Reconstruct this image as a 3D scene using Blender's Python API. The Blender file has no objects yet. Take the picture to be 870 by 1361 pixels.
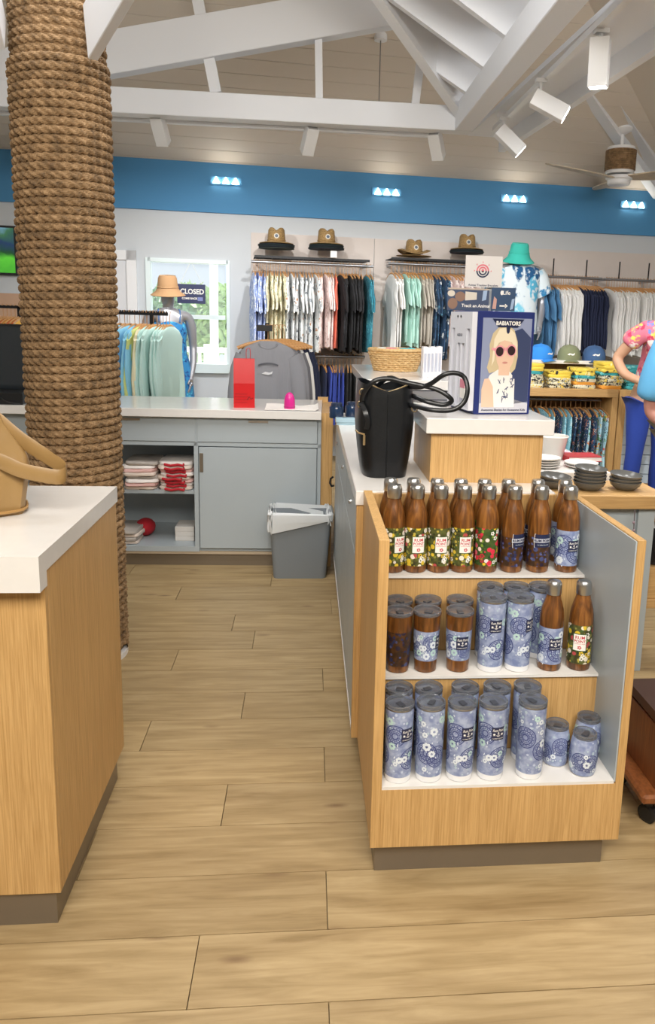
import bpy, bmesh, math, random
from mathutils import Vector, Matrix
random.seed(11)
sc = bpy.context.scene
COL = sc.collection
PI = math.pi

# ------------------------------------------------------------------ camera
F, CX, CY = 1028.5, 506.1, 612.2                 # focal length / principal point on an 870x1361 frame
PITCH, ROLL, YAW, EYE = .1839, .0297, .0965, 1.45
def _rot(p, r, y):
    c, s = math.cos(y), math.sin(y); Rz = Matrix(((c,-s,0),(s,c,0),(0,0,1)))
    B = Matrix(((1,0,0),(0,0,-1),(0,1,0)))
    c, s = math.cos(p), math.sin(p); Rx = Matrix(((1,0,0),(0,c,-s),(0,s,c)))
    c, s = math.cos(r), math.sin(r); Rr = Matrix(((c,-s,0),(s,c,0),(0,0,1)))
    return Rr @ Rx @ B @ Rz
RM = _rot(PITCH, ROLL, YAW)
cam = bpy.data.cameras.new('camera')
cam.sensor_fit = 'HORIZONTAL'; cam.sensor_width = 36; cam.lens = F/870*36
cam.shift_x = -(CX-435)/870; cam.shift_y = -(680.5-CY)/870
cam.clip_start = .05
camo = bpy.data.objects.new('camera', cam); COL.objects.link(camo)
camo.matrix_world = Matrix.Translation((0,0,EYE)) @ Matrix((RM[0], -RM[1], -RM[2])).transposed().to_4x4()
sc.camera = camo

# ------------------------------------------------------------------ world, light, exposure
w = bpy.data.worlds.new('world'); sc.world = w; w.use_nodes = True
w.node_tree.nodes['Background'].inputs[0].default_value = (.80, .90, 1, 1)
w.node_tree.nodes['Background'].inputs[1].default_value = .85
vs = sc.view_settings
vs.view_transform = 'Standard'; vs.look = 'None'; vs.gamma = 1; vs.use_curve_mapping = False
vs.exposure = 0.17
def area(nm, loc, target, sx, sy, energy, col=(1,.93,.84)):
    l = bpy.data.lights.new(nm, 'AREA'); l.shape = 'RECTANGLE'; l.size = sx; l.size_y = sy
    l.energy = energy; l.color = col
    o = bpy.data.objects.new(nm, l); COL.objects.link(o); o.location = loc
    o.rotation_euler = (Vector(target)-Vector(loc)).to_track_quat('-Z','Y').to_euler()
    return o
def spot(nm, loc, target, energy, angle=50, col=(1,.99,.98), r=.04, blend=.6):
    l = bpy.data.lights.new(nm, 'SPOT'); l.energy = energy; l.spot_size = math.radians(angle)
    l.spot_blend = blend; l.color = col; l.shadow_soft_size = r
    o = bpy.data.objects.new(nm, l); COL.objects.link(o); o.location = loc
    o.rotation_euler = (Vector(target)-Vector(loc)).to_track_quat('-Z','Y').to_euler()
    return o
# the shop's unseen ceiling lamps and some added fill lights above and behind the picture's upper edge (the tracks in view run on toward the camera)
area('front_fill_offscreen', (.0, -.7, 3.1), (.0, 2.0, .3), 3.0, 1.2, 170, (1,.94,.85))  # broad fill added behind the camera to brighten the counter fronts
area('ceiling_lamps_aisle_offscreen', (-.6, 3.0, 3.35), (-.5, 3.6, 0), 1.6, 1.0, 42, (.98,.99,1))
area('right_fill_offscreen', (2.9, 3.4, 3.2), (2.4, 5.2, 0), 1.2, 1.6, 62, (.98,.99,1))  # added general fill from the right, no fixture is seen there
spot('track_lamp_aisle_offscreen', (-.2, 2.6, 2.9), (-.35, 4.4, .4), 40, 50)
spot('track_lamp_stand_offscreen', (1.05, .9, 2.62), (.5, 2.1, .4), 45, 50, (1,.94,.86))
spot('wall_fill_offscreen', (1.05, 2.3, 2.62), (2.6, 7.0, .9), 260, 32)  # added to brighten the right back wall, no such head is seen
# the sun over the trees seen through the window
sn = bpy.data.lights.new('sun_offscreen', 'SUN'); sn.energy = 12; sn.angle = .02; sn.color = (1,.97,.92)
sno = bpy.data.objects.new('sun_offscreen', sn); COL.objects.link(sno); sno.rotation_euler = Vector((.45,-1,-1.0)).to_track_quat('-Z','Y').to_euler()

# ------------------------------------------------------------------ placing helpers
EYEV = Vector((0,0,EYE))
def ray(x, y): return RM.transposed() @ Vector(((x-CX)/F, (y-CY)/F, 1))
def atZ(x, y, z): d = ray(x,y); return EYEV + d*((z-EYE)/d.z)
def atY(x, y, v): d = ray(x,y); return EYEV + d*(v/d.y)
def atX(x, y, v): d = ray(x,y); return EYEV + d*(v/d.x)
WA = math.radians(5.5); WO = Vector((.2, 8.0, 0))          # the back wall: origin, heading
WU = Vector((math.cos(WA), math.sin(WA), 0)); WN = Vector((math.sin(WA), -math.cos(WA), 0))
def W(u, v, z): p = WO + WU*u + WN*v; p.z = z; return p     # u along the wall, v out into the room
def atW(x, y, v):
    d = ray(x,y); t = ((WO + WN*v - EYEV).dot(WN))/d.dot(WN); p = EYEV + d*t
    return ((p-WO).dot(WU), p.z)

# ------------------------------------------------------------------ mesh helpers
class MB:
    def __init__(s): s.v = []; s.f = []
    def add(s, vs, fs):
        b = len(s.v); s.v += [tuple(p) for p in vs]; s.f += [tuple(b+i for i in f) for f in fs]; return s
    def box(s, x0, x1, y0, y1, z0, z1):
        return s.add([(x0,y0,z0),(x1,y0,z0),(x1,y1,z0),(x0,y1,z0),(x0,y0,z1),(x1,y0,z1),(x1,y1,z1),(x0,y1,z1)],
            [(0,3,2,1),(4,5,6,7),(0,1,5,4),(1,2,6,5),(2,3,7,6),(3,0,4,7)])
    def boxm(s, M, sx, sy, sz):
        b = MB().box(-sx/2,sx/2,-sy/2,sy/2,-sz/2,sz/2)
        return s.add([M @ Vector(p) for p in b.v], b.f)
    def beam(s, a, b, wd, ht, up=(0,0,1)):
        a = Vector(a); b = Vector(b); d = (b-a).normalized(); sd = d.cross(Vector(up)).normalized(); u = sd.cross(d)
        vs = []
        for p in (a, b):
            for i, j in ((-1,-1),(1,-1),(1,1),(-1,1)): vs.append(p + sd*(i*wd/2) + u*(j*ht/2))
        return s.add(vs, [(3,2,1,0),(4,5,6,7),(0,1,5,4),(1,2,6,5),(2,3,7,6),(3,0,4,7)])
    def tube(s, pts, r, n=8, closed=False, flat=None, up=None):
        P = [Vector(p) for p in pts]; m = len(P)
        rs = r if isinstance(r, (list,tuple)) else [r]*m
        vs = []; prev = None
        for i in range(m):
            if closed: t = P[(i+1)%m]-P[i-1]
            else: t = P[min(i+1,m-1)]-P[max(i-1,0)]
            t.normalize()
            if up is not None: nrm = Vector(up) - t*t.dot(Vector(up))
            elif prev is None:
                a = Vector((0,0,1)) if abs(t.z) < .9 else Vector((1,0,0)); nrm = a - t*a.dot(t)
            else: nrm = prev - t*prev.dot(t)
            nrm.normalize(); prev = nrm; bn = t.cross(nrm)
            for k in range(n):
                a = 2*PI*k/n; ca, sa = math.cos(a), math.sin(a)
                if flat: vs.append(P[i] + nrm*(ca*flat[0]) + bn*(sa*flat[1]))
                else: vs.append(P[i] + nrm*(ca*rs[i]) + bn*(sa*rs[i]))
        fs = []
        for i in range(m if closed else m-1):
            j = (i+1) % m
            for k in range(n): fs.append((i*n+k, i*n+(k+1)%n, j*n+(k+1)%n, j*n+k))
        if not closed: fs.append(tuple(range(n-1,-1,-1))); fs.append(tuple((m-1)*n+k for k in range(n)))
        return s.add(vs, fs)
    def lathe(s, prof, n=24, c=(0,0,0), sx=1, sy=1, cap0=True, cap1=True):
        vs = []; m = len(prof)
        for r, z in prof:
            for k in range(n):
                a = 2*PI*k/n; vs.append((c[0]+r*sx*math.cos(a), c[1]+r*sy*math.sin(a), c[2]+z))
        fs = []
        for i in range(m-1):
            for k in range(n): fs.append((i*n+k, i*n+(k+1)%n, (i+1)*n+(k+1)%n, (i+1)*n+k))
        if cap0: fs.append(tuple(range(n-1,-1,-1)))
        if cap1: fs.append(tuple((m-1)*n+k for k in range(n)))
        return s.add(vs, fs)
    def loft(s, rings, cap0=True, cap1=True):
        n = len(rings[0]); m = len(rings); vs = [p for r in rings for p in r]; fs = []
        for i in range(m-1):
            for k in range(n): fs.append((i*n+k, i*n+(k+1)%n, (i+1)*n+(k+1)%n, (i+1)*n+k))
        if cap0: fs.append(tuple(range(n-1,-1,-1)))
        if cap1: fs.append(tuple((m-1)*n+k for k in range(n)))
        return s.add(vs, fs)
    def ell(s, c, rx, ry, rz, nu=14, nv=8):
        prof = [(max(1e-4, math.sin(PI*i/nv)), -math.cos(PI*i/nv)) for i in range(nv+1)]
        vs = []
        for r, z in prof:
            for k in range(nu):
                a = 2*PI*k/nu; vs.append((c[0]+rx*r*math.cos(a), c[1]+ry*r*math.sin(a), c[2]+rz*z))
        fs = []
        for i in range(nv):
            for k in range(nu): fs.append((i*nu+k, i*nu+(k+1)%nu, (i+1)*nu+(k+1)%nu, (i+1)*nu+k))
        return s.add(vs, fs)
    def prism(s, poly, y0, y1):                     # polygon in x,z run along y
        n = len(poly); vs = [(x,y0,z) for x,z in poly] + [(x,y1,z) for x,z in poly]
        fs = [tuple(range(n)), tuple(range(2*n-1,n-1,-1))]
        for k in range(n): fs.append((k, n+k, n+(k+1)%n, (k+1)%n))
        return s.add(vs, fs)
    def grid(s, fn, nu, nv):
        vs = [fn(i/nu, j/nv) for j in range(nv+1) for i in range(nu+1)]
        fs = [(j*(nu+1)+i, j*(nu+1)+i+1, (j+1)*(nu+1)+i+1, (j+1)*(nu+1)+i) for j in range(nv) for i in range(nu)]
        return s.add(vs, fs)
    def mesh(s, name, mat, smooth=False, bevel=0, solid=0, fix=True):
        me = bpy.data.meshes.new(name); me.from_pydata(s.v, [], s.f)
        if bevel or fix or solid:
            bm = bmesh.new(); bm.from_mesh(me)
            if fix: bmesh.ops.recalc_face_normals(bm, faces=bm.faces)
            if bevel: bmesh.ops.bevel(bm, geom=list(bm.edges), offset=bevel, segments=1, affect='EDGES', clamp_overlap=True)
            if solid: bmesh.ops.solidify(bm, geom=list(bm.faces), thickness=solid)
            bm.to_mesh(me); bm.free()
        if smooth:
            me.polygons.foreach_set('use_smooth', [True]*len(me.polygons))
            me.set_sharp_from_angle(angle=math.radians(42))
        if mat: me.materials.append(mat)
        return me
    def build(s, name, mat, parent=None, loc=(0,0,0), rz=0, **k):
        return place(name, s.mesh(name, mat, **k), parent, loc, rz)
def place(name, me, parent=None, loc=(0,0,0), rz=0):
    o = bpy.data.objects.new(name, me); COL.objects.link(o); o.parent = parent
    o.location = loc; o.rotation_euler = (0,0,rz); return o
def tag(o, label=None, cat=None, group=None, kind=None):
    if label: o['label'] = label
    if cat: o['category'] = cat
    if group: o['group'] = group
    if kind: o['kind'] = kind
    return o
def thing(name, label, cat, loc=(0,0,0), rz=0, group=None):
    o = bpy.data.objects.new(name, None); COL.objects.link(o); o.empty_display_size = .05
    o.location = loc; o.rotation_euler = (0,0,rz); return tag(o, label, cat, group)
KIDS = {}
def kids(o):
    return [c for c in COL.objects if c.parent == o]
def dup(root, loc, rz=0, label=None, group=None, tree=None):
    tree = tree or [(c, kids(c)) for c in kids(root)]
    r = root.copy(); COL.objects.link(r); r.location = loc; r.rotation_euler = (0,0,rz)
    if label: r['label'] = label
    if group: r['group'] = group
    for c, gs in tree:
        d = c.copy(); COL.objects.link(d); d.parent = r
        for g in gs:
            e = g.copy(); COL.objects.link(e); e.parent = d
    return r
def part(name, mat, parent, boxes, bevel=0, smooth=False):
    m = MB()
    for b in boxes: m.box(*b)
    return m.build(name, mat, parent, bevel=bevel, smooth=smooth)

# ------------------------------------------------------------------ materials
def lin(h):
    h = h.lstrip('#'); o = []
    for i in (0,2,4):
        c = int(h[i:i+2],16)/255; o.append(c/12.92 if c <= .04045 else ((c+.055)/1.055)**2.4)
    return (*o, 1)
MATS = {}
class NT:
    def __init__(s, name):
        s.m = bpy.data.materials.new(name); s.m.use_nodes = True; s.t = s.m.node_tree
        s.b = s.t.nodes['Principled BSDF']
    def n(s, typ, props=None, **ins):
        x = s.t.nodes.new(typ)
        for k, v in (props or {}).items(): setattr(x, k, v)
        for k, v in ins.items():
            k = k.replace('_',' ')
            i = x.inputs[int(k[1:])] if k[0] == 'i' and k[1:].isdigit() else x.inputs[k]
            if hasattr(v, 'is_linked'): s.t.links.new(v, i)
            else: i.default_value = v
        return x.outputs
    def set(s, **ins):
        for k, v in ins.items():
            i = s.b.inputs[k.replace('_',' ')]
            if hasattr(v, 'is_linked'): s.t.links.new(v, i)
            else: i.default_value = v
    def ramp(s, fac, stops, interp='LINEAR'):
        x = s.t.nodes.new('ShaderNodeValToRGB'); r = x.color_ramp; r.interpolation = interp
        while len(r.elements) < len(stops): r.elements.new(1)
        for e, (p, c) in zip(r.elements, stops): e.position = p; e.color = lin(c) if isinstance(c, str) else c
        s.t.links.new(fac, x.inputs[0]); return x.outputs[0]
    def mix(s, f, a, b, typ='MIX'):
        x = s.t.nodes.new('ShaderNodeMix'); x.data_type = 'RGBA'; x.blend_type = typ
        for i, v in ((0,f),(6,a),(7,b)):
            if hasattr(v, 'is_linked'): s.t.links.new(v, x.inputs[i])
            else: x.inputs[i].default_value = lin(v) if isinstance(v, str) else v
        return x.outputs[2]
    def coord(s, scale=(1,1,1), kind='Object', rnd=0):
        c = s.n('ShaderNodeTexCoord')[kind]
        if rnd:
            r = s.n('ShaderNodeObjectInfo')['Random']
            mul = s.n('ShaderNodeMath', {'operation':'MULTIPLY'}, i0=r, i1=float(rnd))[0]
            cb = s.n('ShaderNodeCombineXYZ', X=mul, Y=mul, Z=mul)[0]
            c = s.n('ShaderNodeVectorMath', {'operation':'ADD'}, i0=c, i1=cb)[0]
        return s.n('ShaderNodeMapping', Vector=c, Scale=scale)[0]
def plain(name, col, rough=.5, metal=0, var=0, vscale=8, bump=0, bscale=200, coat=0, spec=None, trans=0, emit=0, sheen=0, alpha=1):
    if name in MATS: return MATS[name]
    t = NT(name); t.set(Base_Color=lin(col), Roughness=rough, Metallic=metal)
    if var:
        nz = t.n('ShaderNodeTexNoise', Vector=t.coord(), Scale=float(vscale), Detail=4.)[0]
        rm = t.ramp(nz, [(.3,(1-var,)*3+(1,)),(.7,(1,1,1,1))])
        t.set(Base_Color=t.mix(1., lin(col), rm, 'MULTIPLY'))
    if bump:
        nz = t.n('ShaderNodeTexNoise', Vector=t.coord(), Scale=float(bscale), Detail=3.)[0]
        t.set(Normal=t.n('ShaderNodeBump', Strength=bump, Distance=.002, Height=nz)[0])
    if coat: t.set(Coat_Weight=coat)
    if spec is not None: t.set(Specular_IOR_Level=spec)
    if trans: t.set(Transmission_Weight=trans)
    if sheen: t.set(Sheen_Weight=sheen)
    if alpha < 1: t.set(Alpha=alpha)
    if emit: t.set(Emission_Color=lin(col), Emission_Strength=emit)
    MATS[name] = t.m; return t.m
def wood(name, c0, c1, scale=(60,60,3), rough=.45, nscale=2., rnd=0, bump=.15):
    t = NT(name); v = t.coord(scale, rnd=rnd)
    nz = t.n('ShaderNodeTexNoise', Vector=v, Scale=float(nscale), Detail=6., Roughness=.62, Distortion=.4)[0]
    v2 = t.coord(tuple(q*.09 for q in scale), rnd=rnd)
    n2 = t.n('ShaderNodeTexNoise', Vector=v2, Scale=float(nscale), Detail=2.)[0]
    c = t.ramp(nz, [(.32,c0),(.62,c1)])
    c = t.mix(1., c, t.ramp(n2, [(.3,(.9,.89,.87,1)),(.7,(1,1,1,1))]), 'MULTIPLY')
    t.set(Base_Color=c, Roughness=rough, Normal=t.n('ShaderNodeBump', Strength=bump, Distance=.001, Height=nz)[0])
    MATS[name] = t.m; return t.m
def fabric(name, col, cols=None, scale=14, amt=.5, rough=.85, fold=.25, thin=(1,1,1)):
    """cloth, plain or with a print of irregular patches in the given colours"""
    t = NT(name); v = t.coord(rnd=7)
    base = lin(col)
    if cols:
        d = t.n('ShaderNodeTexNoise', Vector=v, Scale=scale*.8, Detail=2.)['Color']
        vv = t.n('ShaderNodeMix', {'data_type':'VECTOR'}, i0=.12, i4=v, i5=d)[1]
        vv = t.n('ShaderNodeMapping', Vector=vv, Scale=thin)[0]
        vo = t.n('ShaderNodeTexVoronoi', Vector=vv, Scale=float(scale))
        cr = t.n('ShaderNodeSeparateColor', Color=vo['Color'])[0]
        st = [((i)/len(cols), c) for i, c in enumerate(cols)]
        pc = t.ramp(cr, st, 'CONSTANT')
        mk = t.ramp(vo['Distance'], [(amt*.85,(1,1,1,1)),(amt,(0,0,0,1))])
        n3 = t.n('ShaderNodeTexNoise', Vector=v, Scale=scale*2.2, Detail=3.)[0]
        mk2 = t.ramp(n3, [(.40,(0,0,0,1)),(.5,(1,1,1,1))])
        mk = t.mix(1., mk, mk2, 'MULTIPLY')
        base = t.mix(mk, col, pc)
    nz = t.n('ShaderNodeTexNoise', Vector=t.coord((1,1,.25), rnd=7), Scale=28., Detail=3.)[0]
    t.set(Base_Color=base, Roughness=rough, Normal=t.n('ShaderNodeBump', Strength=fold, Distance=.01, Height=nz)[0])
    if 'Sheen Weight' in t.b.inputs: t.set(Sheen_Weight=.02)
    MATS[name] = t.m; return t.m

m_oak   = wood('oak_veneer', '#B38B54', '#D0A86F', (120,120,3), .42)
m_oak_h = wood('oak_veneer_flat', '#B48D58', '#D0A972', (3,120,120), .42)
m_white = plain('white_quartz', '#DFDCD8', .17, var=.03, vscale=30)
m_blueg = plain('blue_grey_laminate', '#A7B0B5', .38, var=.03, vscale=4)
m_blued = m_blueg
m_toe   = plain('brushed_toe_kick', '#837869', .38, .55, bump=.1, bscale=120)
m_steel = plain('brushed_steel', '#C9C8C6', .28, 1, bump=.05, bscale=300)
m_chrome= plain('chrome', '#D8D8DA', .12, 1)
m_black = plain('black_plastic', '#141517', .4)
m_blkmt = plain('black_metal', '#1B1B1D', .45, .4)
m_wallw = plain('white_wall_paint', '#CDD2D6', .8, bump=.06, bscale=60)
m_blue  = plain('blue_band_paint', '#4A8CBD', .7, bump=.05, bscale=60)
m_trim  = plain('white_trim_paint', '#E9E9EA', .45)
m_ceil  = plain('ceiling_board_paint', '#D8CDBF', .6, bump=.05, bscale=40)
m_beam  = plain('white_beam_paint', '#E2E4E8', .5, bump=.05, bscale=30)
m_panel = plain('beige_wall_panel', '#D9CFC8', .6, var=.03)
m_dark  = plain('plank_core', '#8E7A58', .8)

# ================================================================== FLOOR
def floor_mat():
    t = NT('oak_floor_plank'); v = t.coord((2.2,26,26), rnd=37)
    nz = t.n('ShaderNodeTexNoise', Vector=v, Scale=1.6, Detail=7., Roughness=.6, Distortion=.6)[0]
    v2 = t.coord((1.3,7,7), rnd=37)
    n2 = t.n('ShaderNodeTexNoise', Vector=v2, Scale=1.4, Detail=4., Distortion=1.2)[0]
    c = t.ramp(nz, [(.25,'#917B55'),(.5,'#A9926B'),(.75,'#BBA57E')])
    c = t.mix(1., c, t.ramp(n2, [(.28,(.80,.77,.73,1)),(.55,(1,1,1,1))]), 'MULTIPLY')
    r = t.n('ShaderNodeObjectInfo')['Random']
    c = t.mix(1., c, t.ramp(r, [(0,(.90,.885,.86,1)),(.5,(.97,.965,.955,1)),(1,(1.04,1.02,.98,1))]), 'MULTIPLY')
    vk = t.coord((2.6,8,8), rnd=91)
    k = t.n('ShaderNodeTexVoronoi', Vector=vk, Scale=1.0)['Distance']
    c = t.mix(t.ramp(k, [(.03,(1,1,1,1)),(.12,(0,0,0,1))]), c, '#7E6547')
    t.set(Base_Color=c, Roughness=.42, Normal=t.n('ShaderNodeBump', Strength=.12, Distance=.001, Height=nz)[0])
    return t.m
m_floor = floor_mat()
floor = tag(MB().box(-4.2,5.2,-2.5,9.2,-.06,-.012).build('floor', m_dark), kind='structure')
plank_me = MB().box(.0012,1.2588,.0012,.1988,-.012,0).mesh('plank', m_floor)
joint = {0:atZ(257,1290,0).x, 1:atZ(434,1195,0).x, 2:atZ(118,1130,0).x, 3:atZ(298,1070,0).x, 4:atZ(431,1015,0).x,
         5:atZ(193,979,0).x, 6:atZ(323,938,0).x, 7:atZ(429,905,0).x, 8:atZ(233,876,0).x, 9:atZ(337,850,0).x, -1:atZ(437,1345,0).x}
L = 1.26
for k in range(-3, 33):
    y0 = 1.422 + .2*k
    j = joint.get(k, (k*.47) % L)
    x = j - L*math.ceil((j+2.6)/L)
    while x < 3.6:
        place('plank', plank_me, floor, (x, y0, 0)); x += L

# ================================================================== BACK WALL, CEILING, SHELL
ZB0, ZB1 = 2.385, 2.84
uL, zT = atW(196, 345, 0); uR, _ = atW(303, 350, 0); _, zBt = atW(250, 487, 0)
def wallpart(nm, mat, boxes, parent=None, bevel=0, kind=None):       # boxes in wall coordinates u0,u1,v0,v1,z0,z1
    m = MB()
    for u0,u1,v0,v1,z0,z1 in boxes: m.box(u0,u1,-v1,-v0,z0,z1)
    o = m.build(nm, mat, parent, loc=(0,0,0) if parent else WO, rz=0 if parent else WA, bevel=bevel)
    if kind: tag(o, kind=kind)
    return o
wallb = wallpart('wall_back', m_wallw, [(-4,uL,-.16,0,0,ZB0),(uR,5.2,-.16,0,0,ZB0),(uL,uR,-.16,0,zT,ZB0),(uL,uR,-.16,0,0,zBt)], kind='structure')
wallpart('trim_1', m_blue, [(-4,5.2,-.16,.03,ZB0,ZB1)], kind='structure')
for a, b in ((333,497),(497,690),(690,880)):                    # beige merchandising panels on the wall
    u0 = atW(a,330,.01)[0]; u1 = atW(b,330,.01)[0]; zt = atW((a+b)/2, {333:313,497:322,690:334}[a], .01)[1]
    for z0, z1 in ((.1,.9),(.905,zt-.62),(zt-.615,zt)):
        wallpart('panel', m_panel, [(u0+.003,u1-.003,0,.015,z0,z1)], wallb)
# window
m_wfr = plain('window_frame_white', '#E3F1F2', .35)
m_glass = plain('window_glass', '#F2FBFB', .02, alpha=.10)
win = wallpart('window_1', m_wfr, [(uL-.02,uL+.025,-.14,.02,zBt-.05,zT+.02),(uR-.02,uR+.015,-.14,.02,zBt-.05,zT+.02),(uL,uR,-.14,.02,zT-.015,zT+.02),(uL,uR,-.14,.05,zBt-.06,zBt+.03)], kind='structure')
zm = atW(250, 421, 0)[1]
wallpart('sash_bar', m_wfr, [(uL+.03,uR-.03,-.10,-.03,zm-.022,zm+.022)], win)
wallpart('pane', m_glass, [(uL+.03,uR-.03,-.075,-.071,zm+.03,zT-.02)], win)
wallpart('pane', m_glass, [(uL+.03,uR-.03,-.065,-.061,zBt+.03,zm-.03)], win)
# door left of the window, mostly behind the column
du1 = atW(181,335,0)[0]; dz = atW(170,333,0)[1]
door = wallpart('door_1', m_trim, [(du1-.95,du1-.86,0,.04,0,dz),(du1-.09,du1,0,.04,0,dz),(du1-.95,du1,0,.04,dz-.09,dz)], kind='structure')
wallpart('door_leaf', plain('door_white','#DCDDE0',.5), [(du1-.86,du1-.09,0,.02,0,dz-.09)], door)
for q0,q1 in ((.12,.95),(1.05,dz-.2)): wallpart('door_panel', m_trim, [(du1-.76,du1-.19,.02,.03,q0,q1)], door)
# side walls
tag(MB().box(-4.2,-4.1,-2.5,9.2,0,4.75).build('wall_left', m_wallw), kind='structure')
tag(MB().box(5.1,5.2,-2.5,9.2,0,4.75).build('wall_right', m_wallw), kind='structure')
tag(MB().box(-4.2,5.2,-2.6,-2.5,0,4.75).build('wall_front', m_wallw), kind='structure')
tag(MB().box(-4.2,5.2,-2.6,4.75,4.72,4.80).build('ceiling', m_ceil), kind='structure')
# back slope of the ceiling, board by board, rising from the band into the room
SL = .45
def slope_z(v): return ZB1 - .012 + SL*v
cm = MB(); 
cm.add([W(-4.6,-.2,slope_z(-.2)+.05), W(5.4,-.2,slope_z(-.2)+.05), W(5.4,4.0,slope_z(4.0)+.05), W(-4.6,4.0,slope_z(4.0)+.05)], [(0,1,2,3)])
cm.add([Vector(p)+Vector((0,0,.05)) for p in cm.v], [(3,2,1,0)])
ceil = tag(cm.build('ceiling', m_ceil), kind='structure')
bw = .155
for k in range(25):
    v0 = -.1 + k*bw; v1 = v0 + bw - .006
    MB().add([W(-4.5,v0,slope_z(v0)), W(5.3,v0,slope_z(v0)), W(5.3,v1,slope_z(v1)), W(-4.5,v1,slope_z(v1)),
              W(-4.5,v0,slope_z(v0)+.045), W(5.3,v0,slope_z(v0)+.045), W(5.3,v1,slope_z(v1)+.045), W(-4.5,v1,slope_z(v1)+.045)],
             [(0,1,2,3),(7,6,5,4),(0,4,5,1),(1,5,6,2),(2,6,7,3),(3,7,4,0)]).build('board', m_ceil, ceil)
# hip on the right: where the back slope meets the slope that falls to the right wall
def on_slope(x, y):
    d = ray(x,y); n = WN; k = 0
    # z = ZB1 + SL*((p-WO).n)
    t = (ZB1 + SL*(EYEV-WO).dot(n) - EYE)/(d.z - SL*d.dot(n)); return EYEV + d*t
H1 = on_slope(884, 262); hd = Vector((-1,-1,.47)).normalized(); H0 = H1 + hd*4.6; H2 = H1 - hd*1.2
rs = MB(); a, b = H0 + Vector((.05,0,.1)), H2 + Vector((.05,0,.1))
rs.add([a, b, b + Vector((0,-6,0)), a + Vector((0,-4,0))], [(0,1,2,3)])
rs.add([Vector(p)+Vector((0,0,.05)) for p in rs.v], [(3,2,1,0)])
tag(rs.build('ceiling', m_ceil), kind='structure')
hip = MB().beam(H0, H2, .34, .06).build('trim_2', m_beam); tag(hip, kind='structure')
tag(MB().beam(H0-Vector((.0,.0,.06)), H2-Vector((0,0,.06)), .10, .10).build('trim_3', m_beam), kind='structure')

# ------------------------------------------------------------------ roof trusses
YA = 5.76
t1 = thing('roof_truss', 'white painted timber truss spanning in front of the blue band', 'truss', (0,YA,2.75))
def tp(x, y): p = atY(x,y,YA); return Vector((p.x, 0, p.z-2.75))
xc = atZ(625,178,2.75).x
MB().box(-3.6, xc, -.06, .06, 0, .165).build('tie_beam', m_beam, t1, bevel=.004)
a, b = tp(60,88), tp(520,8)
d = (b-a).normalized(); MB().beam(a-d*1.6, b, .11, .27).build('sloped_chord', m_beam, t1, bevel=.004)
for (x0,y0,x1,y1,wd) in ((423,48,424,132,.05),(558,84,551,142,.055)):
    MB().beam(tp(x0,y0), tp(x1,y1), wd, .05, up=(0,1,0)).build('post', m_beam, t1)
MB().beam(tp(255,-40), tp(287,124), .075, .06, up=(0,1,0)).build('strut', m_beam, t1)
t2 = thing('roof_beam', 'white ceiling beam carrying the lit track lights', 'beam', (xc,3.6,2.75))
MB().box(-.13, .0, -3.0, 2.098, .001, .165).build('tie_beam', m_beam, t2, bevel=.004)
HK = .80
hp0 = Vector((xc-.05,YA-.02,2.93)); hp1 = Vector((xc-.05-2.2*HK,YA-2.2,2.93+2.2*HK*.62))
tag(MB().beam(hp0, hp1, .07, .24).build('hip_rafter', m_beam), 'white hip rafter rising from the corner of the two ceiling beams', 'rafter')
for k, yy in enumerate((5.36, 4.84, 4.32, 3.80, 3.28)):
    rl = (YA-yy)*HK
    r = MB().beam((xc-.02,yy,2.915+.06), (xc-.05-rl,yy,2.915+.06+rl*.62), 0.05, .23)
    tag(r.build('ceiling_rafter', m_beam), ('shortest','second shortest','middle','second longest','longest')[k]+' white rafter between the hip rafter and the track light beam', 'rafter', 'rafters above the track light beam')
up = MB().add([(xc+.02,2.6,3.12),(xc+.02,5.80,3.12),(xc-3.16*HK,2.6,3.12+3.16*HK*.62)], [(0,1,2)])
up.add([Vector(p)+Vector((0,0,.05)) for p in up.v], [(2,1,0)])
tag(up.build('ceiling', m_ceil), kind='structure')
# second beam and fascia right of the tracks
t3 = thing('roof_beam', 'white beam on the far side of the lit track lights', 'beam', (0,0,2.75))
p0, p1 = atZ(640,186,2.80), atZ(868,6,2.80)
MB().beam((p0.x+.17,p0.y+.05,.06),(p1.x+.24,p1.y-.6,.06), .05, .16).build('fascia_board', m_beam, t3)
MB().beam((p0.x+.05,p0.y+.05,.10),(p1.x+.05,p1.y-.6,.10), .30, .03).build('soffit_board', m_beam, t3)

# ------------------------------------------------------------------ rope column
colx, coly, cr = -.934, 3.19, .18
colm = thing('rope_column', 'round column wrapped in thick brown rope beside the counter', 'column', (colx,coly,0))
MB().lathe([(cr-.022,0),(cr-.022,3.3)], 32).build('core', plain('column_core','#876B4A',.9), colm)
MB().lathe([(cr-.003,0),(cr-.003,.022),(cr-.012,.026)], 40).build('base_ring', m_trim, colm, smooth=True)
def rope_mat():
    t = NT('manila_rope'); v = t.coord((1,1,1))
    nz = t.n('ShaderNodeTexNoise', Vector=v, Scale=26., Detail=6., Roughness=.7)[0]
    n2 = t.n('ShaderNodeTexNoise', Vector=t.coord((30,30,160)), Scale=4., Detail=3.)[0]
    c = t.ramp(nz, [(.3,'#584632'),(.5,'#876B4A'),(.72,'#AE8F6A')])
    t.set(Base_Color=c, Roughness=.85, Normal=t.n('ShaderNodeBump', Strength=.6, Distance=.003, Height=n2)[0])
    return t.m
m_rope = rope_mat()
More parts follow.
